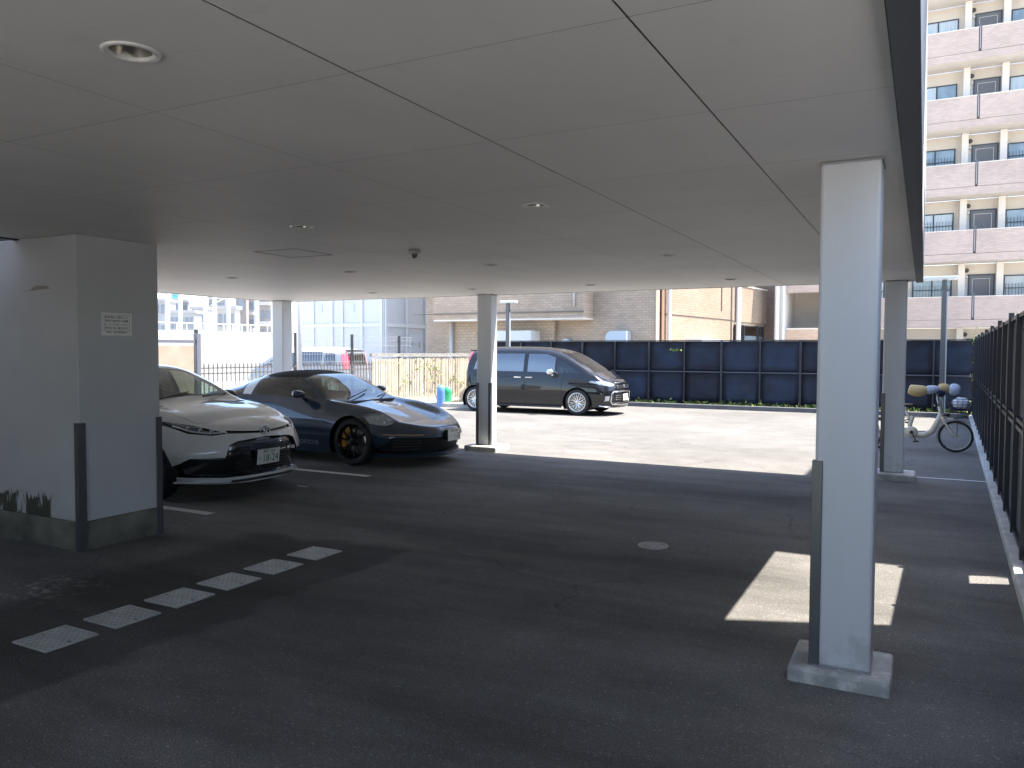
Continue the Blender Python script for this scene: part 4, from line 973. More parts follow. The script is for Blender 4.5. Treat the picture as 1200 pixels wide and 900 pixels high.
def shell(st, front, back, fe=2.6, be=3.0, step=.045):
    """st rows: d, zb,wb, zm,wm, zs,ws, zr,wr, zt ; local x = -d"""
    ds = [r[0] for r in st]; F = [pchip(ds, [r[i] for r in st]) for i in range(1, 10)]
    n = int((ds[-1]-ds[0])/step); sam = [ds[0]+(ds[-1]-ds[0])*i/n for i in range(n+1)]
    def section(d):
        zb, wb, zm, wm, zs, ws, zr, wr, zt = [f(d) for f in F]
        A, B, Cc, D, E = (wb, zb), (wm, zm), (ws, zs), (wr, zr), (0, zt)
        A0 = (2*wb-wm, 2*zb-zm)
        pts = cr([Vector(q) for q in (A0, A, B, Cc, D, E, (-wr, zr))], NS); return pts
    bm = BM(); rings = []
    for d in sam:
        s = section(d)
        half = [Vector((-d, p.x, p.y)) for p in s]
        ring = [bm.verts.new(p) for p in half] + [bm.verts.new((p.x, -p.y, p.z)) for p in half[-2::-1]]
        rings.append(ring)
    for a, b in zip(rings, rings[1:]):
        for k in range(len(a)-1): bm.faces.new((a[k], b[k], b[k+1], a[k+1]))
    nv = sum(NS)+1
    def cap(ring, prof, ex, sgn):
        cp = cr([Vector(q) for q in [(2*prof[0][0]-prof[1][0], 2*prof[0][1]-prof[1][1])]+prof+[(prof[-1][0]+sgn*.2, prof[-1][1]+.03)]], NS)
        T = 26; rows = []
        for v in range(nv):
            a = ring[v]; b = ring[-1-v]; row = [a]
            e = a.co
            for k in range(1, T):
                t = math.cos(math.pi*k/T); t = (t+ (1-2*k/T))/2
                u = 1-abs(t)**ex; uz = 1-t*t
                row.append(bm.verts.new((e.x+(-cp[v].x-e.x)*u, e.y*t, e.z+(cp[v].y-e.z)*uz)))
            row.append(b); rows.append(row)
        for r1, r2 in zip(rows, rows[1:]):
            for k in range(T):
                q = [r1[k], r1[k+1], r2[k+1], r2[k]]
                qq = []
                for v in q:
                    if v not in qq: qq.append(v)
                if len(qq) > 2:
                    try: bm.faces.new(qq if sgn > 0 else qq[::-1])
                    except ValueError: pass
    cap(rings[0], front, fe, 1); cap(rings[-1], back, be, -1)
    bmesh.ops.remove_doubles(bm, verts=bm.verts, dist=1e-4)
    bmesh.ops.recalc_face_normals(bm, faces=bm.faces)
    # orient outwards
    s = sum(1 if f.normal.y*f.calc_center_median().y > 0 else -1 for f in bm.faces)
    if s < 0: bmesh.ops.reverse_faces(bm, faces=bm.faces)
    bm.normal_update(); return bm
def smooth_ref(bm):
    tm = bm.copy(); bmesh.ops.triangulate(tm, faces=tm.faces); tm.normal_update(); tm.verts.ensure_lookup_table()
    bv = BVHTree.FromBMesh(tm); tris = [[v.index for v in f.verts] for f in tm.faces]; tm.verts.index_update()
    tris = [[v.index for v in f.verts] for f in tm.faces]; co = [v.co.copy() for v in tm.verts]; no = [v.normal.copy() for v in tm.verts]; tm.free()
    from mathutils.geometry import barycentric_transform
    def f(p):
        loc, n, i, d = bv.find_nearest(p)
        a, b, c = tris[i]
        A, B, Cc = co[a], co[b], co[c]
        v0, v1, v2 = B-A, Cc-A, loc-A; d00, d01, d11, d20, d21 = v0.dot(v0), v0.dot(v1), v1.dot(v1), v2.dot(v0), v2.dot(v1); den = d00*d11-d01*d01
        if abs(den) < 1e-14: return n
        v = (d11*d20-d01*d21)/den; w = (d00*d21-d01*d20)/den
        return (no[a]*(1-v-w)+no[b]*v+no[c]*w).normalized()
    return f
AX = {'side': (0, 2, 1), 'front': (1, 2, 0), 'top': (0, 1, 2)}
class Shell:
    def __init__(s, bm):
        s.bm = bm; s.lay = bm.faces.layers.int.new('pid'); s.ref = smooth_ref(bm); s.ids = {'body': 0}
    def carve(s, name, poly, ax, filt):
        bm, lay = s.bm, s.lay; a, b, c = AX[ax]; pid = s.ids.setdefault(name, len(s.ids))
        if sum(poly[i][0]*poly[(i+1) % len(poly)][1]-poly[(i+1) % len(poly)][0]*poly[i][1] for i in range(len(poly))) < 0: poly = poly[::-1]
        lo = (min(p[0] for p in poly), min(p[1] for p in poly)); hi = (max(p[0] for p in poly), max(p[1] for p in poly))
        def cand():
            r = []
            for f in bm.faces:
                us = [v.co[a] for v in f.verts]; vs = [v.co[b] for v in f.verts]
                if max(us) > lo[0]-1e-5 and min(us) < hi[0]+1e-5 and max(vs) > lo[1]-1e-5 and min(vs) < hi[1]+1e-5 and filt(f.calc_center_median(), f.normal): r.append(f)
            return r
        n = len(poly)
        for i in range(n):
            p, q = poly[i], poly[(i+1) % n]; e = (q[0]-p[0], q[1]-p[1]); L = math.hypot(*e)
            if L < 1e-9: continue
            no = Vector((0, 0, 0)); no[a] = e[1]/L; no[b] = -e[0]/L; co = Vector((0, 0, 0)); co[a] = p[0]; co[b] = p[1]
            fs = cand(); es = set(); vv = set()
            for f in fs: es.update(f.edges); vv.update(f.verts)
            bmesh.ops.bisect_plane(bm, geom=list(vv)+list(es)+fs, dist=1e-5, plane_co=co, plane_no=no)
        bm.normal_update()
        for f in cand():
            m = f.calc_center_median(); ok = True
            for i in range(n):
                p, q = poly[i], poly[(i+1) % n]
                if (q[0]-p[0])*(m[b]-p[1])-(q[1]-p[1])*(m[a]-p[0]) < -1e-7: ok = False; break
            if ok: f[lay] = pid
    def strip(s, name, line, w, ax, filt):
        for p, q in zip(line, line[1:]):
            d = Vector((q[0]-p[0], q[1]-p[1])); d.normalize(); nn = Vector((-d.y, d.x))*w/2; e = d*w*.45
            P, Q = Vector(p)-e, Vector(q)+e
            s.carve(name, [tuple(P-nn), tuple(Q-nn), tuple(Q+nn), tuple(P+nn)], ax, filt)
    def circle(s, name, c, r, filt, n=28):
        s.carve(name, [(c[0]+r*math.cos(2*math.pi*k/n), c[1]+r*math.sin(2*math.pi*k/n)) for k in range(n)], 'side', filt)
    def emit(s, pids, oname, mats, parent, inset=0, rim=False, matmap=None, thick=0):
        """faces with the given part names -> one object"""
        ids = {s.ids[p]: (matmap or {}).get(p, 0) for p in pids if p in s.ids}
        bm = BM(); vm = {}
        for f in s.bm.faces:
            if f[s.lay] not in ids: continue
            vs = []
            for v in f.verts:
                if v not in vm: vm[v] = bm.verts.new(v.co)
                vs.append(vm[v])
            try: nf = bm.faces.new(vs); nf.material_index = ids[f[s.lay]]; nf.smooth = True
            except ValueError: pass
        if not bm.faces: bm.free(); return None
        norms = {v: s.ref(v.co) for v in bm.verts}
        edges = [e for e in bm.edges if e.is_boundary] if rim else []
        orig = {v: v.co.copy() for v in bm.verts}
        if inset:
            for v, nn in norms.items(): v.co = v.co - nn*inset
        if rim and inset:
            top = {}
            def tv(v):
                if v not in top: top[v] = bm.verts.new(orig[v])
                return top[v]
            for e in edges:
                x, y = e.verts
                try: f = bm.faces.new((x, y, tv(y), tv(x))); f.smooth = False; f.material_index = e.link_faces[0].material_index
                except ValueError: pass
            for v, t in top.items(): norms[t] = norms[v]
        bm.verts.index_update(); nl = [norms[v] for v in sorted(bm.verts, key=lambda q: q.index)] if not rim else None
        o = obj(oname, bm, mats, parent)
        if nl: o.data.normals_split_custom_set_from_vertices(nl)
        return o
RUB = mat('tyre_rubber', (.018, .018, .019), .75, bump=(90, .2)); BLK = mat('black_trim', (.012, .012, .013), .45); GBL = mat('gloss_black', (.008, .008, .009), .12, coat=1)
SEAM = mat('panel_gap', (.008, .008, .008), .8); CHR = mat('chrome', (.75, .76, .78), .08, metal=1); DISC = mat('brake_disc', (.32, .31, .30), .35, metal=.9)
INTR = mat('interior_dark', (.03, .03, .032), .75); LENS = glass('lens_glass', (.92, .94, .95)); ALU = mat('alloy_silver', (.58, .59, .61), .22, metal=.9)
HLI = mat('headlamp_inner', (.42, .44, .47), .25, metal=.4); LEDW = mat('led_white', (.72, .75, .78), .12, metal=.4); REDL = mat('tail_red', (.50, .06, .08), .15, coat=1)
def wheel(parent, x, side, yo, r, rr, w, spokes, rimm, caliper=None, twin=True, disc=True):
    """side: -1 = right-hand (-y) flank; yo: outer face |y|"""
    s = side; yc = yo*s
    def Y(o): return yc - s*o
    g = BM(); pr = [(Y(w-.01), rr-.012), (Y(w), rr+.01), (Y(w-.01), r-.03), (Y(w-.045), r-.006), (Y(w/2), r), (Y(.045), r-.006), (Y(.012), r-.03), (Y(.0), rr+.03), (Y(.008), rr+.004), (Y(.018), rr-.008)]
    lathe(g, pr, 56, 'y', (x, 0, r), 0)
    tread = obj('wheel', g, RUB, parent, smooth=True)
    g = BM(); lathe(g, [(Y(w-.02), rr-.01), (Y(w-.03), rr-.035), (Y(.07), rr-.045), (Y(.02), rr-.022), (Y(.008), rr-.012), (Y(.004), rr+.004), (Y(.012), rr+.006)], 56, 'y', (x, 0, r))
    # spokes
    for k in range(spokes):
        a0 = 2*math.pi*k/spokes + .2
        for da in ((-.5*math.pi/spokes*.55, .5*math.pi/spokes*.55) if twin else (0,)):
            ai, ao = a0+da*.35, a0+da*2.0
            wi, wo = (.011, .008) if twin else (.018, .012)
            P, Q = [], []
            for (rad, an, ww, off) in ((.035, ai, wi, .035), (rr*.5, (ai+ao)/2, (wi+wo)/2, .016), (rr-.02, ao, wo, .012)):
                t = Vector((-math.sin(an), 0, math.cos(an))); c = Vector((x+rad*math.cos(an), 0, r+rad*math.sin(an)))
                for sg, lst in ((-1, P), (1, Q)):
                    lst.append((c+t*ww*sg, off))
            rows = []
            for (p, off), (q, _) in zip(P, Q):
                rows.append([g.verts.new((p.x, Y(off+.028), p.z)), g.verts.new((p.x, Y(off), p.z)), g.verts.new((q.x, Y(off), q.z)), g.verts.new((q.x, Y(off+.028), q.z))])
            for u, v in zip(rows, rows[1:]):
                for i in range(4): g.faces.new((u[i], u[(i+1) % 4], v[(i+1) % 4], v[i]))
            g.faces.new(rows[0]); g.faces.new(rows[-1][::-1])
    lathe(g, [(Y(.07), .055), (Y(.035), .055), (Y(.028), .045), (Y(.026), .03), (Y(.024), .001)], 24, 'y', (x, 0, r))
    for k in range(5):
        a = 2*math.pi*k/5; cyl(g, (x+.036*math.cos(a), Y(.05), r+.036*math.sin(a)), (x+.036*math.cos(a), Y(.030), r+.036*math.sin(a)), .007, 6)
    fixn(g); obj('rim', g, rimm, tread)
    if disc:
        g = BM(); lathe(g, [(Y(.115), rr*.78), (Y(.095), rr*.78), (Y(.095), .06), (Y(.115), .06)], 40, 'y', (x, 0, r)); obj('brake_disc', g, DISC, tread)
    if caliper:
        g = BM()
        for a0, a1 in ((R(112), R(168)), (R(176), R(214))):
            n = 6
            pts = []
            for i in range(n+1):
                a = a0+(a1-a0)*i/n; pts.append((rr*.86, a))
            for i in range(n+1): a = a1+(a0-a1)*i/n; pts.append((rr*.58, a))
            prism(g, [(x+q*math.cos(a), Y(.062), r+q*math.sin(a)) for q, a in pts], (0, -s*.06, 0))
        fixn(g); obj('brake_caliper', g, caliper, tread, bevel=.006)
    return tread
def arches(sh, parent, cs, r, y0, y1):
    for cxx in cs:
        for s in (-1, 1):
            sh.circle('hole', (cxx[0], cxx[1]), r, lambda c, n, s=s: c.y*s > .45)
            g = BM(); n = 22; rows = []
            for k in range(n+1):
                a = R(-28)+R(236)*k/n
                rows.append([g.verts.new((cxx[0]+(r+.002)*math.cos(a), s*yy, cxx[1]+(r+.002)*math.sin(a))) for yy in (y0, y1)])
            for u, v in zip(rows, rows[1:]): g.faces.new((u[0], u[1], v[1], v[0]))
            g.faces.new([q[1] for q in rows]); obj('wheel_arch', g, BLK, parent)
def plate(parent, x, y, z, tilt, area, num, kana, green=False, small='', tag_name='number_plate'):
    """Japanese plate facing +x (local)"""
    n = Vector((math.cos(tilt), 0, math.sin(tilt))); up = Vector((-math.sin(tilt), 0, math.cos(tilt)))
    c = Vector((x, y, z)); rot = Matrix((n, Vector((0, 1, 0)), up)).transposed()
    g = BM(); obox(g, c, (.006, .33, .165), rot); p = obj(tag_name, g, mat('plate_white', (.70, .71, .68), .35), parent, bevel=.002)
    ink = mat('plate_green', (.02, .10, .05), .4)
    def put(s, size, dy, dz, sx=1): obj('lettering', text_bm(s, size, frame_m(c+n*.0036+Vector((0, dy, 0))+up*dz, (0, 1, 0), up), .0005, sx=sx), ink, p)
    put(area, .046, .0, .052); put(num, .112, .028, -.022, .92); put(kana, .036, -.128, -.020)
    return p
def seats(parent, spots, m, zf=.28):
    for x, y in spots:
        g = BM(); obox(g, (x, y, zf+.1), (.52, .50, .16), Matrix.Identity(3)); ry = Matrix.Rotation(R(-14), 3, 'Y')
        obox(g, (x-.27, y, zf+.46), (.13, .48, .62), ry); obox(g, (x-.35, y, zf+.84), (.09, .25, .17), ry); obj('seat', g, m, parent, bevel=.04)
def mirror(parent, x, y, z, s, m, w=.20, h=.14):
    g = BM(); n = 10
    prof = [(.0, 0), (.03, .5), (.07, .8), (.11, .95), (.15, 1.0)]
    rings = []
    for dx, k in prof:
        ring = []
        for i in range(14):
            a = 2*math.pi*i/14; ring.append(g.verts.new((x+.07-dx, y+s*(w/2)+math.copysign(abs(math.cos(a))**.7, math.cos(a))*w/2*max(k, .05), z+math.copysign(abs(math.sin(a))**.7, math.sin(a))*h/2*max(k, .05))))
        rings.append(ring)
    for u, v in zip(rings, rings[1:]):
        for i in range(14): g.faces.new((u[i], u[(i+1) % 14], v[(i+1) % 14], v[i])).smooth = True
    g.faces.new(rings[-1]); g.faces.new(rings[0]); fixn(g)
    tube(g, [(x-.02, y+s*.04, z-h*.3), (x-.03, y-s*.05, z-h*.75)], [.028, .035], 8)
    o = obj('door_mirror', g, m, parent)
    g = BM(); lathe(g, [(x-.0815, .001), (x-.0815, h*.42)], 20, 'x', (0, y+s*w/2, z)); obj('mirror_glass', g, CHR, o)
    return o
def wiper(parent, a, b, m=BLK):
    g = BM(); tube(g, [a, b], .008, 6); obj('wiper', g, m, parent)
fF = lambda c, n: n.x > .15
fTop = lambda c, n: n.z > .3
def side(s, zmin=-1): return lambda c, n: c.y*s > .3 and c.z > zmin and abs(n.y) > .2
# ================================================================== white hatchback
NX_, NY_ = -6.40, 6.45
car = thing('hatchback', 'pearl white sporty hatchback parked nose-out beside the broad pillar', 'car', (NX_, NY_, 0), 0, world=False)
st = [ (.36, .20, .74, .50, .86, .75, .73, .82, .50, .845),
       (.60, .20, .80, .52, .895, .85, .79, .905, .50, .92),
       (.84, .20, .82, .55, .905, .915, .80, .945, .52, .965),
       (1.10, .20, .82, .58, .895, .95, .79, .985, .58, 1.01),
       (1.22, .20, .82, .58, .895, .96, .79, 1.025, .66, 1.05),
       (1.60, .20, .82, .60, .895, .98, .79, 1.21, .62, 1.27),
       (1.98, .20, .82, .62, .895, .99, .79, 1.345, .56, 1.405),
       (2.5, .20, .82, .62, .895, 1.01, .80, 1.385, .55, 1.455),
       (3.2, .20, .82, .62, .905, 1.04, .81, 1.33, .52, 1.42),
       (3.6, .24, .80, .64, .88, 1.05, .78, 1.20, .50, 1.27),
       (3.82, .28, .76, .66, .82, 1.03, .72, 1.12, .48, 1.16)]
fr_ = [(.05, .17), (.0, .46), (.035, .68), (.10, .765), (.36, .845)]
bk_ = [(3.93, .28), (3.99, .6), (3.95, .95), (3.9, 1.08), (3.82, 1.16)]
sh = Shell(shell(st, fr_, bk_, fe=3.3))
arches(sh, car, [(-.84, .33), (-3.40, .33)], .355, .905, .55)
PW_ = paint('pearl_white', (.74, .74, .725), rough=.3)
# windscreen and side glass
ws = lambda c, n: 0.9 < -c.x < 2.1 and n.x > .25 and c.z > .98
for pl in ([(-.685, 1.035), (0, 1.06), (0, 1.385), (-.52, 1.345)], [(.685, 1.035), (0, 1.06), (0, 1.385), (.52, 1.345)]): sh.carve('windscreen', pl, 'front', ws)
for s in (-1, 1):
    sh.carve('window%d' % s, [(-1.50, 1.02), (-2.32, 1.03), (-2.32, 1.33), (-2.04, 1.315), (-1.62, 1.12)], 'side', side(s, .95))
    sh.carve('rwindow%d' % s, [(-2.40, 1.035), (-3.25, 1.08), (-3.15, 1.24), (-2.40, 1.33)], 'side', side(s, .95))
    for pl in ([(-1.36, .28), (-1.36, .9)], [(-1.36, .9), (-1.42, 1.0)], [(-2.40, .28), (-2.40, 1.0)], [(-1.36, .28), (-2.40, .28)]): sh.strip('seam', pl, .008, 'side', side(s))
# front: bonnet shut line, slot, grille, lower intake, lamps
rearw = lambda c, n: 3.5 < -c.x < 4.0 and n.x < -.2
sh.carve('rear_glass', [(-.6, 1.02), (.6, 1.02), (.48, 1.24), (-.48, 1.24)], 'front', lambda c, n: -c.x > 3.2 and n.x < -.1)
def both(name, poly, ax, filt):
    sh.carve(name, poly, ax, filt); sh.carve(name, [(-p[0], p[1]) if ax == 'front' else (p[0], -p[1]) for p in poly], ax, filt)
fr2 = lambda c, n: -c.x < .95 and (n.x > .03)
def bothn(name, poly, ax, filt):
    sh.carve(name+'-1', poly, ax, filt); sh.carve(name+'1', [(-p[0], p[1]) for p in poly], ax, filt)
bothn('lamp', [(-.88, .895), (-.865, .835), (-.76, .725), (-.60, .700), (-.46, .715), (-.46, .745), (-.66, .80)], 'front', fr2)
bothn('lampin', [(-.835, .862), (-.77, .765), (-.62, .722), (-.53, .730), (-.62, .768), (-.72, .808)], 'front', fr2)
both('slot', [(-.46, .715), (-.46, .745), (0, .712), (0, .690)], 'front', fr2)
both('grille', [(0, .655), (-.38, .632), (-.47, .60), (-.52, .50), (0, .50)], 'front', fr2)
both('grille', [(0, .50), (-.52, .50), (-.56, .40), (-.54, .25), (0, .245)], 'front', fr2)
both('grille', [(-.50, .47), (-.80, .475), (-.845, .44), (-.87, .275), (-.50, .25)], 'front', fr2)
for sg in (-1, 1):
    sh.strip('seam', [(-.30, 0), (-.32, sg*.42), (-.42, sg*.62), (-.75, sg*.71), (-1.18, sg*.72)], .007, 'top', lambda c, n: n.z > .25 and c.z > .66)
sh.carve('scoop', [(-1.06, .18), (-.86, .30), (-.84, .50), (-.98, .58), (-1.07, .5)], 'top', fTop)
sh.carve('scoop', [(-1.06, -.18), (-.86, -.30), (-.84, -.50), (-.98, -.58), (-1.07, -.5)], 'top', fTop) if False else None
sh.emit(['body', 'seam', 'scoop'], 'body', [PW_, SEAM, BLK], car, matmap={'seam': 1, 'scoop': 2})
GW = glass('windscreen_glass', (.52, .62, .56)); GS = glass('side_glass', (.30, .36, .36)); GP = glass('privacy_glass', (.05, .06, .07), 3.0)
sh.emit(['windscreen'], 'windscreen', GW, car)
for s in (-1, 1): sh.emit(['window%d' % s], 'side_window', GS, car); sh.emit(['rwindow%d' % s], 'side_window', GP, car)
sh.emit(['rear_glass'], 'rear_window', GP, car)
sh.emit(['grille'], 'grille', GBL, car, inset=.035, rim=True)
sh.emit(['slot'], 'slot', GBL, car, inset=.015, rim=True)
for s in (-1, 1):
    pass
lm = {q: sh.emit(['lamp%d' % q], 'headlamp', mat('lamp_black', (.02, .02, .022), .15, coat=1), car, inset=.01, rim=True) for q in (-1, 1)}
for q in (-1, 1): sh.emit(['lampin%d' % q], 'lamp_reflector', mat('lamp_grey', (.16, .165, .18), .2, metal=.5, coat=1), lm[q], inset=.004)
def on_front(sh, y, z, off=.004, xmax=0):
    loc = None
    for k in range(12):
        loc, n, i, d = sh_bv.ray_cast(Vector((.5, y, z)), Vector((-1, 0, 0)))
        if loc is not None and loc.x > -1.6: break
        y *= .97; z += .006
    return loc + n*off, n
def set_bv(sh):
    global sh_bv
    sh_bv = BVHTree.FromBMesh(sh.bm)
set_bv(sh)
def surf_strip(name, pts, w, m, parent, off=.004, th=.006, rad=None):
    g = BM(); P = []
    for y, z in pts:
        loc, n = on_front(sh, y, z, off); P.append(loc)
    tube(g, P, w/2, 6); return obj(name, g, m, parent)
for s in (-1, 1):
    surf_strip('running_light', [(s*.80, .80), (s*.73, .745), (s*.62, .722), (s*.50, .725)], .017, LEDW, car)
    surf_strip('running_light', [(s*.79, .83), (s*.70, .79), (s*.62, .775)], .008, LEDW, car)
    for yy, zz in ((.66, .755), (.73, .775), (.585, .742)):
        loc, n = on_front(sh, s*yy, zz, -.004); g = BM(); lathe(g, [(-.0, .028), (.008, .024), (.002, .012), (-.002, .001)], 20, 'x', loc); obj('lamp_lens', g, LEDW, lm[s])
# mesh in the lower grille, splitter, side fins
g = BM()
for i in range(26):
    for j in range(6):
        y, z = -.40+.032*i+(.016 if j % 2 else 0), .285+.026*j
        loc, n = on_front(sh, y, z, -.022); obox(g, loc, (.004, .02, .008), Matrix.Identity(3))
obj('grille_mesh', g, mat('grille_bar', (.06, .06, .065), .3), car)
g = BM()
for i in range(5):
    z = .52+.024*i; pts = []
    for k in range(15): y = -.40+.8*k/14; loc, n = on_front(sh, y, z, -.02); pts.append(loc)
    tube(g, pts, .004, 4)
obj('grille_bars', g, mat('grille_bar'), car)
for s in (-1, 1):
    g = BM(); pts = [(.47, .225), (.60, .222), (.75, .22), (.86, .215), (.92, .205)]
    up, dn = [], []
    lo_, li_ = [], []
    rows = []
    for y, z in pts:
        loc, n = on_front(sh, s*min(y, .84), max(z, .22)+.02, 0)
        x = loc.x - max(0, y-.84)*1.6
        rows.append([g.verts.new((x-.08, s*y, z+.012)), g.verts.new((x+.055, s*y, z)), g.verts.new((x+.055, s*y, z-.014)), g.verts.new((x-.08, s*y, z-.016))])
    for u, v in zip(rows, rows[1:]):
        for i in range(4): g.faces.new((u[i], u[(i+1) % 4], v[(i+1) % 4], v[i]))
    g.faces.new(rows[0]); g.faces.new(rows[-1][::-1]); fixn(g); obj('splitter', g, PW_, car, bevel=.003)
g = BM(); rows = []
for k in range(13):
    y = -.46+.92*k/12; loc, n = on_front(sh, y, .235, 0); rows.append([g.verts.new((loc.x-.06, y, .22)), g.verts.new((loc.x+.03, y, .215)), g.verts.new((loc.x+.03, y, .195)), g.verts.new((loc.x-.06, y, .19))])
for u, v in zip(rows, rows[1:]):
    for i in range(4): g.faces.new((u[i], u[(i+1) % 4], v[(i+1) % 4], v[i]))
fixn(g); obj('lower_lip', g, BLK, car)
# emblem: three ovals on a dark disc
loc, n = on_front(sh, 0, .712, .006)
g = BM(); lathe(g, [(0, .001), (.006, .058), (0, .066)], 28, 'x', loc); bmesh.ops.scale(g, verts=g.verts, vec=(1, 1.18, .80), space=Matrix.Translation(-loc)); em = obj('emblem', g, BLK, car)
g = BM()
def oval(g, c, a, b, r=.0042, n=28): tube(g, [(c[0], c[1]+a*math.cos(2*math.pi*k/n), c[2]+b*math.sin(2*math.pi*k/n)) for k in range(n+1)], r, 6, cap=False)
oval(g, loc+Vector((.010, 0, 0)), .070, .048, .007); oval(g, loc+Vector((.012, 0, .014)), .045, .017, .006); oval(g, loc+Vector((.012, 0, -.004)), .018, .036, .006); obj('badge_ring', g, CHR, em)
plate(car, .012, .0, .435, R(-6), '神戸 334', '18-24', 'さ')
obj('plate_bracket', boxes(((-.045, -.15, .36), (.006, .15, .51))), BLK, car)
loc, n = on_front(sh, .42, .50, .006); obj('badge', boxes(((loc.x, .39, .475), (loc.x+.008, .445, .515))), mat('badge_red', (.55, .50, .50), .3), car)
for s in (-1, 1):
    wheel(car, -.84, s, .885, .33, .235, .22, 5, mat('rim_black', (.03, .03, .032), .3, metal=.6), twin=True); wheel(car, -3.40, s, .885, .33, .235, .22, 5, mat('rim_black'))
    mirror(car, -1.58, s*.86, 1.02, s, GBL)
obj('underbody', boxes(((-3.85, -.52, .17), (-.50, .52, .34))), BLK, car)
obj('cabin_floor', boxes(((-3.6, -.72, .345), (-1.0, .72, .40))), INTR, car)
g = BM(); prism(g, [(-1.02, -.70, .5), (-1.02, -.70, .98), (-1.35, -.70, .985), (-1.62, -.70, .9), (-1.55, -.70, .5)], (0, 1.4, 0)); fixn(g); obj('dashboard', g, INTR, car, bevel=.03)
seats(car, [(-2.15, -.36), (-2.15, .36)], INTR, .36)
obj('rear_seat', boxes(((-3.1, -.6, .45), (-2.9, .6, 1.05))), INTR, car, bevel=.04)
g = BM(); tube(g, [Vector((-1.72, -.36, .92))+Matrix.Rotation(R(65), 3, 'Y') @ Vector((.17*math.cos(a), .17*math.sin(a), 0)) for a in [2*math.pi*k/24 for k in range(25)]], .013, 6, cap=False); tube(g, [(-1.72, -.36, .92), (-1.5, -.36, .83)], .03, 8); obj('steering_wheel', g, BLK, car)
obj('rear_view_mirror', boxes(((-1.85, -.12, 1.27), (-1.83, .12, 1.34))), BLK, car, bevel=.01)
wiper(car, (-1.17, -.55, 1.03), (-1.30, .05, 1.105)); wiper(car, (-1.12, .1, 1.05), (-1.28, .6, 1.07))
for s in (-1, 1):
    g = BM(); obox(g, (-3.93, s*.55, .92), (.06, .38, .10), Matrix.Identity(3)); obj('tail_lamp', g, REDL, car, bevel=.01)
# crease catches on the bonnet: dark vent lip
# ================================================================== dark convertible with roll bar
PX_, PY_ = -5.90, 9.49
car2 = thing('sports_car', 'low blue-black sports car with a silver roll bar between the white hatchback and the column', 'car', (PX_, PY_, 0), 0, world=False)
st = [ (.44, .15, .74, .42, .86, .62, .70, .60, .46, .615),
       (.72, .15, .80, .46, .915, .755, .72, .675, .46, .685),
       (1.07, .15, .82, .50, .925, .825, .71, .755, .46, .775),
       (1.45, .15, .80, .52, .905, .86, .73, .835, .52, .855),
       (1.58, .15, .80, .52, .90, .875, .76, .89, .66, .905),
       (1.85, .15, .80, .54, .90, .89, .765, 1.06, .61, 1.09),
       (2.14, .15, .80, .54, .90, .90, .77, 1.19, .55, 1.235),
       (2.6, .15, .80, .55, .90, .915, .77, 1.235, .53, 1.295),
       (3.05, .15, .82, .57, .91, .935, .79, 1.19, .52, 1.265),
       (3.5, .16, .84, .60, .935, .955, .82, 1.07, .52, 1.12),
       (3.9, .20, .82, .62, .925, .93, .80, .96, .50, .985),
       (4.25, .28, .76, .62, .86, .87, .70, .875, .44, .885)]
fr_ = [(.06, .13), (.0, .34), (.045, .50), (.13, .555), (.44, .615)]
bk_ = [(4.45, .25), (4.52, .55), (4.44, .80), (4.36, .86), (4.25, .885)]
sh = Shell(shell(st, fr_, bk_, fe=2.2))
arches(sh, car2, [(-1.07, .34), (-3.52, .345)], .365, .93, .55)
PB = paint('night_blue', (.016, .032, .058), metal=.0, rough=.3, ior=1.65)
ws = lambda c, n: 1.3 < -c.x < 2.3 and n.x > .2 and c.z > .86
both('windscreen', [(-.69, .905), (0, .925), (0, 1.235), (-.52, 1.185)], 'front', ws)
both('screen_frame', [(-.765, .885), (-.69, .905), (-.52, 1.185), (-.55, 1.215), (-.64, 1.08)], 'front', ws)
both('screen_frame', [(0, 1.235), (-.52, 1.185), (-.55, 1.215), (0, 1.262)], 'front', ws)
for s in (-1, 1):
    sh.carve('window%d' % s, [(-1.80, .90), (-2.97, .945), (-3.02, 1.175), (-2.3, 1.205), (-2.12, 1.155)], 'side', side(s, .88))
    sh.carve('rwin%d' % s, [(-3.25, .955), (-3.76, .965), (-3.32, 1.11)], 'side', side(s, .9))
    sh.carve('rollbar', [(-2.97, .93), (-3.21, .94), (-3.28, 1.15), (-3.28, 1.3), (-3.06, 1.3), (-3.06, 1.18)], 'side', lambda c, n, s=s: c.y*s > -.01 and c.z > .92)
    for pl in ([(-1.55, .20), (-1.55, .55), (-1.62, .86)], [(-2.95, .20), (-3.02, .55), (-2.98, .92)], [(-1.55, .20), (-2.95, .20)]): sh.strip('seam', pl, .007, 'side', side(s))
    sh.strip('seam', [(-.50, s*.40), (-.60, s*.50), (-1.0, s*.56), (-1.55, s*.62)], .006, 'top', lambda c, n: n.z > .3)
sh.carve('rollbar', [(-3.06, -.60), (-3.28, -.60), (-3.28, .60), (-3.06, .60)], 'top', lambda c, n: c.z > 1.15)
sh.carve('softtop', [(-2.16, -.66), (-3.055, -.66), (-3.055, .66), (-2.16, .66)], 'top', lambda c, n: c.z > 1.195 and n.z > .3)
both('rear_glass', [(-3.07, 0), (-3.07, -.56), (-3.7, -.50), (-3.75, 0)], 'side', lambda c, n: False) if False else None
sh.carve('rear_glass', [(-3.29, -.53), (-3.80, -.48), (-3.80, .48), (-3.29, .53)], 'top', lambda c, n: c.z > 1.0 and n.z > .3)
sh.strip('seam', [(-.485, -.41), (-.46, 0), (-.485, .41)], .006, 'top', lambda c, n: n.z > .3 and c.z > .5)
fr2 = lambda c, n: -c.x < .9 and n.x > .03
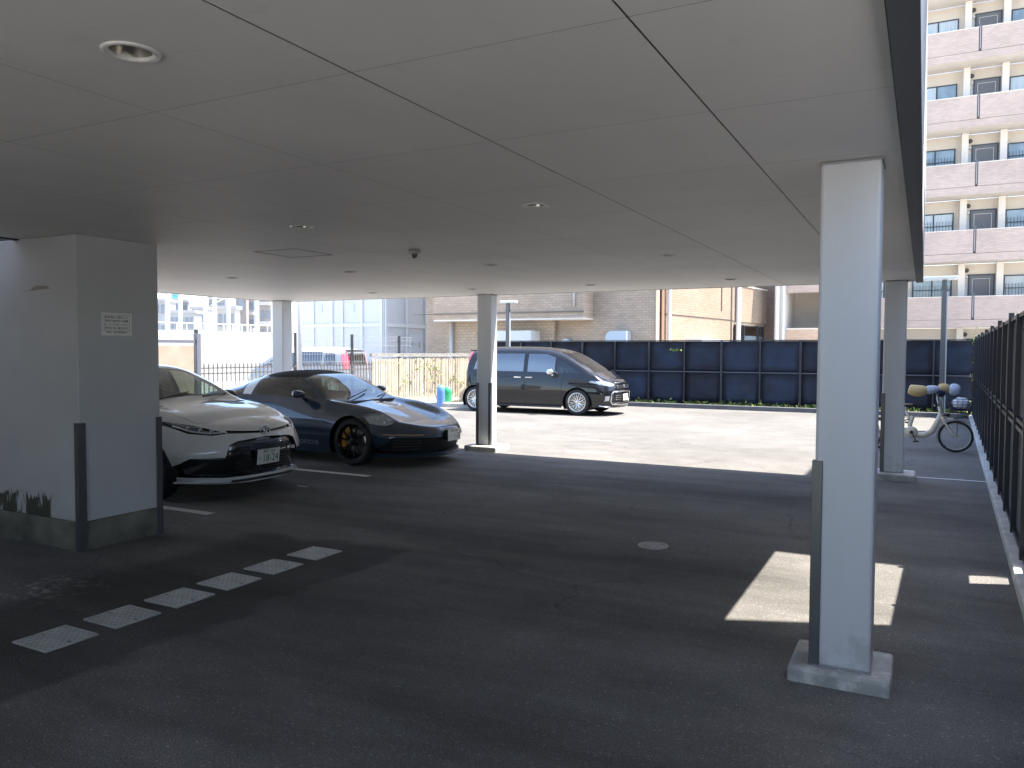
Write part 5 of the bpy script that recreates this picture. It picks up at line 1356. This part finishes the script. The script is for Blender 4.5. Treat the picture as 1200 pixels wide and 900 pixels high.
# oval lamps set into the wings
for s in (-1, 1):
    cxy = (.775, .665); n = 20
    sh.carve('lamp%d' % s, [(s*cxy[0]+(.115*math.cos(2*math.pi*k/n))*math.cos(R(-35*s))-(.062*math.sin(2*math.pi*k/n))*math.sin(R(-35*s))*1.0, cxy[1]+(.115*math.cos(2*math.pi*k/n))*math.sin(R(-35*s))*1.0+(.062*math.sin(2*math.pi*k/n))*math.cos(R(-35*s))) for k in range(n)], 'front', lambda c, n, s=s: -c.x < 1.0 and n.x > .0 and c.y*s > .5)
both('turn_lamp', [(-.88, .475), (-.48, .455), (-.48, .435), (-.88, .455)], 'front', fr2)
both('intake', [(-.86, .425), (-.50, .41), (-.50, .19), (-.85, .20)], 'front', fr2)
both('intake', [(-.51, .405), (0, .40), (0, .19), (-.51, .19)], 'front', fr2)
sh.emit(['body', 'seam'], 'body', [PB, SEAM], car2, matmap={'seam': 1})
sh.emit(['windscreen'], 'windscreen', glass('windscreen_glass'), car2)
sh.emit(['screen_frame'], 'windscreen_frame', mat('frame_dark', (.05, .052, .055), .25, metal=.5, coat=1), car2)
for s in (-1, 1): sh.emit(['window%d' % s], 'side_window', glass('side_glass'), car2); sh.emit(['rwin%d' % s], 'quarter_window', GP, car2)
sh.emit(['rollbar'], 'roll_bar', mat('bar_silver', (.80, .82, .85), .3, metal=.1, coat=1), car2)
sh.emit(['softtop'], 'soft_top', mat('soft_top_black', (.012, .012, .013), .9, bump=(300, .2)), car2)
sh.emit(['rear_glass'], 'rear_window', GP, car2)
sh.emit(['intake'], 'air_intake', mat('intake_black', (.008, .008, .008), .6), car2, inset=.05, rim=True)
sh.emit(['turn_lamp'], 'turn_lamp', mat('amber_lens', (.35, .24, .17), .15, coat=1), car2, inset=.004)
set_bv(sh)
for s in (-1, 1):
    h = sh.emit(['lamp%d' % s], 'headlamp', HLI, car2, inset=.03, rim=True); sh.emit(['lamp%d' % s], 'lamp_glass', LENS, h)
    for dy, dz in ((-.032, .03), (.032, .03), (-.025, -.02), (.038, -.025)):
        loc, n = on_front(sh, s*(.775)+dy, .665+dz-.02*dy*s/.03, -.026); g = BM(); lathe(g, [(-.0, .022), (.012, .02), (.014, .010), (.008, .001)], 18, 'x', loc); obj('lamp_lens', g, LEDW, h)
g = BM(); rows = []
for k in range(25):
    y = -.84+1.68*k/24; loc, n = on_front(sh, y, .165, 0); rows.append([g.verts.new((loc.x-.05, y, .165)), g.verts.new((loc.x+.025, y, .155)), g.verts.new((loc.x+.025, y, .140)), g.verts.new((loc.x-.05, y, .13))])
for u, v in zip(rows, rows[1:]):
    for i in range(4): g.faces.new((u[i], u[(i+1) % 4], v[(i+1) % 4], v[i]))
g.faces.new(rows[0]); g.faces.new(rows[-1][::-1]); fixn(g); obj('front_lip', g, PB, car2)
g = BM()
for s in (-1, 1):
    for i in range(4):
        z = .235+.045*i; P = []
        for k in range(8): y = s*(.52+.31*k/7); loc, n = on_front(sh, y, z, -.035); P.append(loc)
        tube(g, P, .006, 5)
obj('intake_slats', g, mat('grille_bar'), car2)
plate(car2, .035, .0, .42, R(0), '神戸 330', '・1-01', 'に')
obj('plate_bracket', boxes(((-.06, -.13, .35), (.031, .13, .49))), BLK, car2)
for s in (-1, 1):
    wheel(car2, -1.07, s, .905, .34, .262, .25, 5, mat('rim_satin_black', (.012, .012, .013), .3, metal=.5), mat('caliper_yellow', (.62, .30, .03), .3, coat=1)); wheel(car2, -3.52, s, .925, .345, .262, .30, 5, mat('rim_satin_black'), mat('caliper_yellow'))
    mirror(car2, -1.93, s*.86, .975, s, PB, .19, .12)
    # side script
    if s < 0:
        g = text_bm('PORSCHE', .085, frame_m((-1.90, 0, .29), (1, 0, 0), (0, 0, 1)), .0005, 1.0, 1.1)
        bvv = sh_bv
        for v in g.verts:
            hit = bvv.ray_cast(Vector((v.co.x, -1.3, v.co.z)), Vector((0, 1, 0)))
            if hit[0]: v.co.y = hit[0].y-.0015-(.0006 if v.co.y < 0 else 0)
        obj('side_lettering', g, mat('script_silver', (.30, .34, .42), .35, metal=.4), car2)
    g = BM(); obox(g, (-2.72, s*.905, .72), (.17, .012, .022), Matrix.Identity(3)); obj('door_handle', g, PB, car2, bevel=.004)
obj('underbody', boxes(((-4.3, -.52, .13), (-.55, .52, .30))), BLK, car2)
obj('cabin_floor', boxes(((-3.2, -.72, .305), (-1.4, .72, .34))), INTR, car2)
g = BM(); prism(g, [(-1.42, -.68, .42), (-1.42, -.68, .86), (-1.70, -.68, .865), (-1.95, -.68, .78), (-1.88, -.68, .42)], (0, 1.36, 0)); fixn(g); obj('dashboard', g, INTR, car2, bevel=.03)
seats(car2, [(-2.45, -.34), (-2.45, .34)], INTR, .24)
g = BM(); tube(g, [Vector((-2.03, .34, .80))+Matrix.Rotation(R(65), 3, 'Y') @ Vector((.17*math.cos(a), .17*math.sin(a), 0)) for a in [2*math.pi*k/24 for k in range(25)]], .013, 6, cap=False); tube(g, [(-2.03, .34, .80), (-1.85, .34, .73)], .03, 8); tube(g, [(-2.03, .18, .80), (-2.03, .50, .80)], .012, 6); obj('steering_wheel', g, mat('wheel_grey', (.12, .12, .12), .4), car2)
obj('rear_view_mirror', boxes(((-2.02, -.11, 1.10), (-2.0, .11, 1.155))), BLK, car2, bevel=.01)
wiper(car2, (-1.50, -.45, .895), (-1.66, .20, 1.0)); wiper(car2, (-1.46, .2, .90), (-1.62, .62, .93))
for s in (-1, 1):
    g = BM(); obox(g, (-4.45, s*.5, .76), (.05, .55, .045), Matrix.Identity(3)); obj('tail_lamp', g, REDL, car2, bevel=.008)
# ================================================================== black minivan
def minivan(name, label, loc, rz, P, glassm, roofm=None, group=None, text=True, scale=1.0):
    global sh
    car = thing(name, label, 'minivan', loc, rz, group, world=False)
    st = [ (.36, .22, .74, .52, .83, .80, .74, .90, .50, .93),
       (.62, .22, .80, .55, .865, .91, .79, .99, .56, 1.02),
       (.80, .22, .82, .56, .87, .97, .80, 1.055, .66, 1.09),
       (1.22, .22, .82, .60, .88, 1.01, .81, 1.27, .68, 1.32),
       (1.70, .22, .82, .62, .88, 1.03, .815, 1.50, .635, 1.56),
       (2.05, .22, .82, .62, .88, 1.04, .82, 1.58, .63, 1.655),
       (2.6, .22, .82, .62, .88, 1.05, .82, 1.62, .63, 1.71),
       (3.5, .22, .82, .62, .88, 1.05, .82, 1.62, .63, 1.72),
       (4.1, .24, .82, .62, .88, 1.06, .82, 1.59, .62, 1.685),
       (4.42, .30, .78, .62, .84, 1.07, .79, 1.54, .59, 1.60)]
    fr_ = [(.05, .20), (.0, .50), (.03, .74), (.10, .87), (.36, .93)]
    bk_ = [(4.55, .28), (4.62, .58), (4.60, 1.05), (4.50, 1.5), (4.42, 1.60)]
    sh = Shell(shell(st, fr_, bk_, fe=3.0, be=4.0))
    arches(sh, car, [(-1.22, .325), (-4.14, .325)], .375, .885, .55)
    ws = lambda c, n: .6 < -c.x < 2.2 and n.x > .2 and c.z > 1.0
    both('windscreen', [(-.685, 1.075), (0, 1.10), (0, 1.63), (-.60, 1.565)], 'front', ws)
    sh.carve('rear_glass', [(-.66, 1.08), (.66, 1.08), (.55, 1.5), (-.55, 1.5)], 'front', lambda c, n: -c.x > 4.2 and n.x < -.3)
    for s in (-1, 1):
        f = side(s, .98)
        sh.carve('window%d' % s, [(-1.86, 1.06), (-2.62, 1.075), (-2.62, 1.535), (-2.12, 1.525), (-1.86, 1.44)], 'side', f)
        sh.carve('quarter%d' % s, [(-1.16, 1.055), (-1.78, 1.06), (-1.78, 1.40), (-1.6, 1.32)], 'side', f)
        sh.carve('rwindow%d' % s, [(-2.74, 1.075), (-3.62, 1.08), (-3.62, 1.53), (-2.74, 1.535)], 'side', f)
        sh.carve('twindow%d' % s, [(-3.72, 1.08), (-4.22, 1.12), (-4.12, 1.50), (-3.72, 1.53)], 'side', f)
        for pl in ([(-1.64, .25), (-1.64, .85), (-1.55, 1.04)], [(-2.68, .25), (-2.68, 1.58)], [(-3.67, .62), (-3.67, 1.55)], [(-1.64, .25), (-3.6, .25)], [(-2.68, .93), (-4.2, .96)]): sh.strip('seam', pl, .010, 'side', side(s))
    fr2 = lambda c, n: -c.x < .9 and n.x > .02
    bothn('lamp', [(-.86, .88), (-.83, .78), (-.66, .73), (-.50, .75), (-.50, .80), (-.66, .86)], 'front', fr2)
    both('grille', [(0, .79), (-.48, .775), (-.46, .66), (0, .66)], 'front', fr2)
    both('intake', [(0, .58), (-.55, .58), (-.60, .33), (0, .33)], 'front', fr2)
    both('fog', [(-.80, .50), (-.69, .50), (-.69, .38), (-.80, .37)], 'front', fr2)
    for s in (-1, 1): sh.carve('tail%d' % s, [(-4.33, 1.57), (-4.55, 1.57), (-4.70, .98), (-4.47, .98)], 'side', lambda c, n, s=s: c.y*s > .50)
    for sg in (-1, 1): sh.strip('seam', [(-.28, 0), (-.32, sg*.5), (-.5, sg*.70), (-.86, sg*.77)], .008, 'top', lambda c, n: n.z > .25 and c.z > .8)
    mats = [P, SEAM, roofm or P]
    if roofm: sh.carve('roof_skin', [(-1.8, -.7), (-4.4, -.7), (-4.4, .7), (-1.8, .7)], 'top', lambda c, n: n.z > .45 and c.z > 1.5)
    sh.emit(['body', 'seam', 'roof_skin'], 'body', mats, car, matmap={'seam': 1, 'roof_skin': 2})
    sh.emit(['windscreen'], 'windscreen', glass('windscreen_glass'), car); sh.emit(['rear_glass'], 'rear_window', GP, car)
    for s in (-1, 1):
        sh.emit(['window%d' % s], 'side_window', glassm, car); sh.emit(['quarter%d' % s], 'quarter_window', GS, car)
        sh.emit(['rwindow%d' % s], 'side_window', glassm, car); sh.emit(['twindow%d' % s], 'quarter_window', glassm, car)
    h = {q: sh.emit(['lamp%d' % q], 'headlamp', mat('lamp_clear', (.42, .46, .52), .12, metal=.5, coat=1), car, inset=.006, rim=True) for q in (-1, 1)}
    sh.emit(['grille'], 'grille', GBL, car, inset=.015, rim=True); sh.emit(['intake'], 'air_intake', mat('intake_black'), car, inset=.03, rim=True)
    sh.emit(['fog'], 'fog_lamp', mat('lamp_clear'), car, inset=.004); [sh.emit(['tail%d' % q], 'tail_lamp', REDL, car, inset=-.006) for q in (-1, 1)]
    set_bv(sh)
    def onf(y, z, o=.01): return on_front(sh, y, z, o)[0]
    g = BM()
    ring = [(-.58, .60), (0, .615), (.58, .60), (.64, .54), (.65, .38), (.58, .30), (0, .285), (-.58, .30), (-.65, .38), (-.64, .54), (-.58, .60)]
    P_ = []
    for a, b in zip(ring, ring[1:]):
        for k in range(5): y = a[0]+(b[0]-a[0])*k/5; z = a[1]+(b[1]-a[1])*k/5; P_.append(onf(y, z))
    P_.append(P_[0]); tube(g, P_, .022, 8); obj('chrome_frame', g, CHR, car)
    g = BM(); tube(g, [onf(-.5+.1*k, .815+.02*(1-abs(k-5)/5)) for k in range(11)], .012, 6); obj('chrome_strip', g, CHR, car)
    g = BM()
    for z in (.40, .45, .50, .54): tube(g, [onf(-.5+.1*k, z, -.02) for k in range(11)], .006, 5)
    for z in (.69, .72, .75): tube(g, [onf(-.42+.084*k, z, -.006) for k in range(11)], .005, 5)
    obj('grille_bars', g, mat('grille_bar2', (.16, .16, .17), .3, metal=.6), car)
    for s in (-1, 1):
        g = BM(); tube(g, [onf(s*y, z) for y, z in ((.62, .24), (.72, .235), (.80, .26))], .02, 6); obj('bumper_trim', g, CHR, car)
        g = BM(); c = onf(s*.70, .81, .0); lathe(g, [(0, .032), (.012, .028), (.004, .001)], 18, 'x', c); obj('lamp_lens', g, LEDW, h[s])
        wheel(car, -1.22, s, .88, .335, .235, .21, 10, ALU, twin=True); wheel(car, -4.14, s, .88, .335, .235, .21, 10, ALU, twin=True)
        mirror(car, -1.86, s*.88, 1.08, s, CHR, .22, .16)
        for x in (-2.56, -2.88):
            zz = .93; hit = sh_bv.ray_cast(Vector((x, s*2, zz)), Vector((0, -s, 0)))[0]
            g = BM(); obox(g, (x, hit.y+s*.022, zz), (.20, .016, .028), Matrix.Identity(3)); obox(g, (x-.08, hit.y+s*.008, zz), (.02, .022, .02), Matrix.Identity(3)); obox(g, (x+.08, hit.y+s*.008, zz), (.02, .022, .02), Matrix.Identity(3)); obj('door_handle', g, CHR, car, bevel=.005)
        g = BM(); obox(g, (-2.7, s*.845, .205), (2.1, .06, .05), Matrix.Identity(3)); obj('side_skirt', g, P, car, bevel=.012)
    plate(car, .035, .0, .455, R(0), '神戸 500', '・5-12', 'た')
    plate_c = oval
    loc = onf(0, .735, .012); g = BM(); oval(g, loc, .055, .038, .006); oval(g, loc+Vector((0, 0, .01)), .036, .013); oval(g, loc, .014, .028); obj('emblem', g, CHR, car)
    obj('underbody', boxes(((-4.4, -.52, .20), (-.55, .52, .36))), BLK, car)
    obj('cabin_floor', boxes(((-4.4, -.74, .365), (-1.0, .74, .42))), INTR, car)
    g = BM(); prism(g, [(-1.0, -.72, .55), (-.98, -.72, 1.02), (-1.3, -.72, 1.04), (-1.62, -.72, .95), (-1.5, -.72, .55)], (0, 1.44, 0)); fixn(g); obj('dashboard', g, INTR, car, bevel=.03)
    seats(car, [(-2.35, -.36), (-2.35, .36), (-3.2, -.36), (-3.2, .36)], INTR, .42)
    g = BM(); tube(g, [Vector((-1.75, -.36, 1.02))+Matrix.Rotation(R(55), 3, 'Y') @ Vector((.18*math.cos(a), .18*math.sin(a), 0)) for a in [2*math.pi*k/24 for k in range(25)]], .014, 6, cap=False); obj('steering_wheel', g, BLK, car)
    wiper(car, (-.92, -.5, 1.09), (-1.05, .2, 1.16))
    g = BM(); obox(g, (-4.40, 0, 1.615), (.20, 1.0, .03), Matrix.Identity(3)); obj('roof_spoiler', g, P, car, bevel=.01)
    def walk(o):
        for c in o.children:
            if c.type == 'MESH':
                for v in c.data.vertices:
                    d = -v.co.x; v.co.x = -(d*.65 if d < .80 else d-.28)
                c.data.update()
            walk(c)
    bpy.context.view_layer.update(); walk(car)
    return car
PK = paint('black_paint', (.008, .009, .012), rough=.25, ior=1.5)
VG = glass('coated_glass', (.10, .13, .15), 4.5)
van = minivan('minivan', 'glossy black minivan parked side-on in front of the tall dark blue fence', (-6.68, 18.97, 0), 0, PK, VG)
q = ap(411, 430, 25.0) if False else pix(412, 430, 26.0)
van2 = minivan('minivan', 'silver minivan with a white roof partly hidden behind the spear-topped railing', (0, 0, 0), 0, paint('silver_paint', (.22, .24, .27), metal=.3, rough=.3), GP, mat('roof_white', (.55, .56, .57), .3, coat=1))
van2.rotation_euler = (0, 0, R(184)); van2.location = (-21.4, 21.2, 0)
# ------------------------------------------------------------------ cream bicycle (local x forward)
bike = thing('bicycle', 'cream small-wheeled bicycle with handlebar muffs and a wire basket behind the near column', 'bicycle', (.48, 14.5, 0), R(-2), world=False)
CRM = mat('cream_paint', (.60, .53, .41), .3, coat=.6); SPK = mat('spoke_steel', (.5, .5, .5), .25, metal=.9); TYR = mat('tyre_rubber')
def bwheel(x, r=.255):
    g = BM(); tr = .021; N = 48
    prof = [(tr*math.cos(a), r-tr+tr*math.sin(a)) for a in [2*math.pi*k/10 for k in range(10)]]
    lathe(g, prof, N, 'y', (x, 0, r), closed=True); w = obj('wheel', g, TYR, bike)
    g = BM(); lathe(g, [(-.012, r-.036), (.012, r-.036), (.012, r-.05), (-.012, r-.05)], N, 'y', (x, 0, r), closed=True); obj('rim', g, mat('rim_grey', (.42, .42, .43), .35, metal=.3), w)
    g = BM()
    for k in range(28):
        a = 2*math.pi*k/28; s = 1 if k % 2 else -1; b = a+(.45 if k % 4 < 2 else -.45)
        tube(g, [(x+.02*math.cos(b), s*.03, r+.02*math.sin(b)), (x+(r-.045)*math.cos(a), 0, r+(r-.045)*math.sin(a))], .0013, 4)
    cyl(g, (x, -.045, r), (x, .045, r), .018, 12); cyl(g, (x, -.06, r), (x, .06, r), .008, 8); obj('spokes', g, SPK, w)
    return w
bwheel(0); bwheel(-1.10)
def fender(x, a0, a1, r=.255):
    g = BM(); n = 18; rows = []
    for k in range(n+1):
        a = R(a0)+(R(a1)-R(a0))*k/n
        rows.append([g.verts.new((x+(r+.02+(0 if abs(o) < .02 else -.010))*math.cos(a), o, r+(r+.02+(0 if abs(o) < .02 else -.010))*math.sin(a))) for o in (-.030, -.015, .015, .030)])
    for u, v in zip(rows, rows[1:]):
        for i in range(3): g.faces.new((u[i], u[i+1], v[i+1], v[i])).smooth = True
    bmesh.ops.solidify(g, geom=g.faces[:], thickness=.002); obj('mudguard', g, CRM, bike)
fender(0, 62, 200); fender(-1.10, 10, 175)
g = BM(); tube(g, [(-.62, 0, .56), (-.66, 0, .42), (-.64, 0, .30), (-.55, 0, .245), (-.44, 0, .255), (-.34, 0, .32), (-.27, 0, .46), (-.215, 0, .62)], [.032, .035, .042, .047, .048, .047, .042, .034], 14)
tube(g, [(-.205, 0, .57), (-.245, 0, .73)], .024, 12)
for s in (-1, 1):
    tube(g, [(-.62, s*.02, .30), (-.86, s*.055, .27), (-1.10, s*.06, .255)], .011, 8); tube(g, [(-.66, s*.02, .52), (-.9, s*.05, .4), (-1.10, s*.06, .255)], .009, 8)
tube(g, [(-.62, 0, .30), (-.72, 0, .66)], .02, 10)
obj('frame', g, CRM, bike)
g = BM()
for s in (-1, 1): tube(g, [(-.205, s*.045, .56), (-.17, s*.05, .50), (-.10, s*.052, .38), (-.02, s*.052, .275), (0, s*.052, .255)], [.020, .020, .017, .013, .011], 8)
tube(g, [(-.205, -.05, .565), (-.205, .05, .565)], .016, 8); obj('fork', g, CRM, bike)
g = BM(); tube(g, [(-.245, 0, .72), (-.275, 0, .88)], .013, 8); tube(g, [(-.275, 0, .88), (-.27, -.10, .93), (-.33, -.24, 1.0), (-.42, -.30, 1.0)], .011, 8); tube(g, [(-.275, 0, .88), (-.27, .10, .93), (-.33, .24, 1.0), (-.42, .30, 1.0)], .011, 8)
tube(g, [(-.30, -.16, .96), (-.22, -.12, .84), (-.20, -.03, .70)], .004, 5); tube(g, [(-.30, .16, .96), (-.20, .10, .82), (-.19, .02, .66)], .004, 5); obj('handlebar', g, SPK, bike)
# quilted muffs: tan cuff, pale blue body
def muff(pts, rad, name, m):
    g = BM(); tube(g, pts, rad, 16); rn = random.Random(4)
    for v in g.verts: v.co += Vector((rn.uniform(-1, 1), rn.uniform(-1, 1), rn.uniform(-1, 1)))*.005
    o = obj(name, g, m, bike); s = o.modifiers.new('s', 'SUBSURF'); s.levels = 1; s.render_levels = 1
    return o
MB_ = mat('muff_blue', (.42, .46, .56), .8, noise=(14, .18), bump=(30, .4)); MT_ = mat('muff_tan', (.50, .36, .17), .8, noise=(10, .12), bump=(30, .4))
muff([(-.40, -.30, 1.005), (-.44, -.305, 1.0), (-.51, -.31, .985), (-.60, -.31, .995), (-.66, -.31, 1.01), (-.68, -.31, 1.015)], [.05, .08, .10, .095, .08, .06], 'bar_muff_cuff', MT_)
muff([(-.24, -.24, 1.035), (-.27, -.26, 1.03), (-.33, -.28, 1.02), (-.40, -.30, 1.005), (-.43, -.30, 1.0)], [.02, .05, .07, .075, .06], 'bar_muff', MB_)
muff([(-.27, .24, 1.02), (-.25, .25, 1.02), (-.20, .26, 1.02), (-.14, .27, 1.015), (-.09, .27, 1.01)], [.04, .075, .085, .08, .04], 'bar_muff_cuff', MT_)
muff([(-.12, .27, 1.015), (-.08, .27, 1.01), (-.03, .27, 1.0), (.02, .27, .99), (.05, .27, .985)], [.06, .095, .105, .09, .05], 'bar_muff', MB_)
g = BM(); tube(g, [(-.27, -.14, .97), (-.22, 0, .94), (-.2, .10, .95)], [.05, .06, .05], 10); obj('bar_bag', g, mat('bag_navy', (.012, .014, .035), .7), bike)
# basket
g = BM(); bx0_, bx1_, byy, z0_, z1_ = -.13, .24, .17, .64, .87
def rect(k): 
    e = .035*(1-k); return [(bx0_+e, -byy+e), (bx1_-e*1.6, -byy+e), (bx1_-e*1.6, byy-e), (bx0_+e, byy-e)]
for j in range(6):
    k = j/5; z = z0_+(z1_-z0_)*k; c = rect(k); tube(g, [(*p, z) for p in c+[c[0]]], .007 if j == 5 else .004, 5)
lo, hi = rect(0), rect(1)
for i in range(4):
    for q in range(6):
        t = q/5; a = Vector(lo[i]).lerp(Vector(lo[(i+1) % 4]), t); b = Vector(hi[i]).lerp(Vector(hi[(i+1) % 4]), t); tube(g, [(a.x, a.y, z0_), (b.x, b.y, z1_)], .004, 4)
for q in range(6): y = -byy+.035+(2*byy-.07)*q/5; tube(g, [(bx0_+.035, y, z0_), (bx1_-.056, y, z0_)], .0024, 4)
tube(g, [(.02, -.06, z0_), (.02, -.05, .27)], .005, 6); tube(g, [(.02, .06, z0_), (.02, .05, .27)], .005, 6)
obj('basket', g, mat('basket_wire', (.045, .045, .055), .35, metal=.5), bike)
g = BM(); tube(g, [(-.03, 0, .54), (.13, 0, .58), (.17, 0, .555)], .009, 6); tube(g, [(.08, -.07, .585), (.16, -.07, .585), (.16, .07, .585), (.08, .07, .585)], .005, 6); cyl(g, (-.17, 0, .60), (-.09, 0, .60), .03, 12); obj('front_lamp', g, mat('bracket_dark', (.03, .03, .03), .4), bike)
# saddle, crank, chain case, carrier, kickstand
g = BM(); rn = 9; rows = []
for i in range(rn):
    f = i/(rn-1); x = -.88+.26*f; w = .10*(1-f)**.6+.02; rows.append([g.verts.new((x, w*math.cos(a), .74+.02*math.sin(a)+.012*(1-f))) for a in [2*math.pi*k/12 for k in range(12)]])
for u, v in zip(rows, rows[1:]):
    for k in range(12): g.faces.new((u[k], u[(k+1) % 12], v[(k+1) % 12], v[k])).smooth = True
g.faces.new(rows[0][::-1]); g.faces.new(rows[-1]); obj('saddle', g, mat('saddle_brown', (.09, .05, .03), .5), bike)
g = BM(); cyl(g, (-.72, 0, .62), (-.73, 0, .74), .012, 8); obj('seat_post', g, SPK, bike)
g = BM(); lathe(g, [(-.075, .001), (-.078, .085), (-.06, .095), (-.05, .09)], 32, 'y', (-.63, 0, .30)); prism(g, [(-1.1, -.062, .225), (-.63, -.062, .22), (-.63, -.062, .38), (-1.1, -.062, .30)], (0, .012, 0)); obj('chain_case', g, CRM, bike)
g = BM(); tube(g, [(-.63, -.09, .30), (-.56, -.10, .16)], .009, 6); obox(g, (-.56, -.15, .16), (.08, .08, .02), Matrix.Identity(3)); tube(g, [(-.63, .09, .30), (-.70, .10, .44)], .009, 6); obox(g, (-.70, .15, .44), (.08, .08, .02), Matrix.Identity(3)); cyl(g, (-.63, -.095, .30), (-.63, .095, .30), .028, 12); obj('crank', g, BLK, bike)
g = BM(); tube(g, [(-.80, -.06, .60), (-1.30, -.06, .58)], .006, 6); tube(g, [(-.80, .06, .60), (-1.30, .06, .58)], .006, 6)
for x in (-.85, -1.0, -1.15, -1.3): tube(g, [(x, -.06, .595), (x, .06, .595)], .005, 5)
tube(g, [(-1.2, -.07, .585), (-1.1, -.07, .255)], .005, 5); tube(g, [(-1.2, .07, .585), (-1.1, .07, .255)], .005, 5); tube(g, [(-1.08, .08, .25), (-1.15, .16, .01)], .008, 6); tube(g, [(-1.08, -.08, .25), (-1.15, -.16, .01)], .008, 6); obj('carrier', g, BLK, bike)
# white bundle carried in the basket: its own thing
t = thing('bundle', 'white cloth bundle lying in the wire basket of the bicycle', 'bundle', (.48, 14.5, .66))
g = BM(); rn = random.Random(8); bmesh.ops.create_icosphere(g, subdivisions=3, radius=1)
for v in g.verts:
    k = 1+.07*math.sin(v.co.x*7+v.co.z*4)+.05*math.sin(v.co.y*9+1); v.co = Vector((.54+v.co.x*.125*k, 14.5+v.co.y*.12*k, .785+v.co.z*.10*k))
obj('cloth', g, mat('cloth_white', (.66, .69, .76), .85, noise=(14, .1)), t, smooth=True)
g = BM(); bmesh.ops.create_icosphere(g, subdivisions=2, radius=1)
for v in g.verts: v.co = Vector((.50+v.co.x*.12, 14.5+v.co.y*.11, .70+v.co.z*.04))
obj('bag', g, mat('bag_navy'), t, smooth=True)
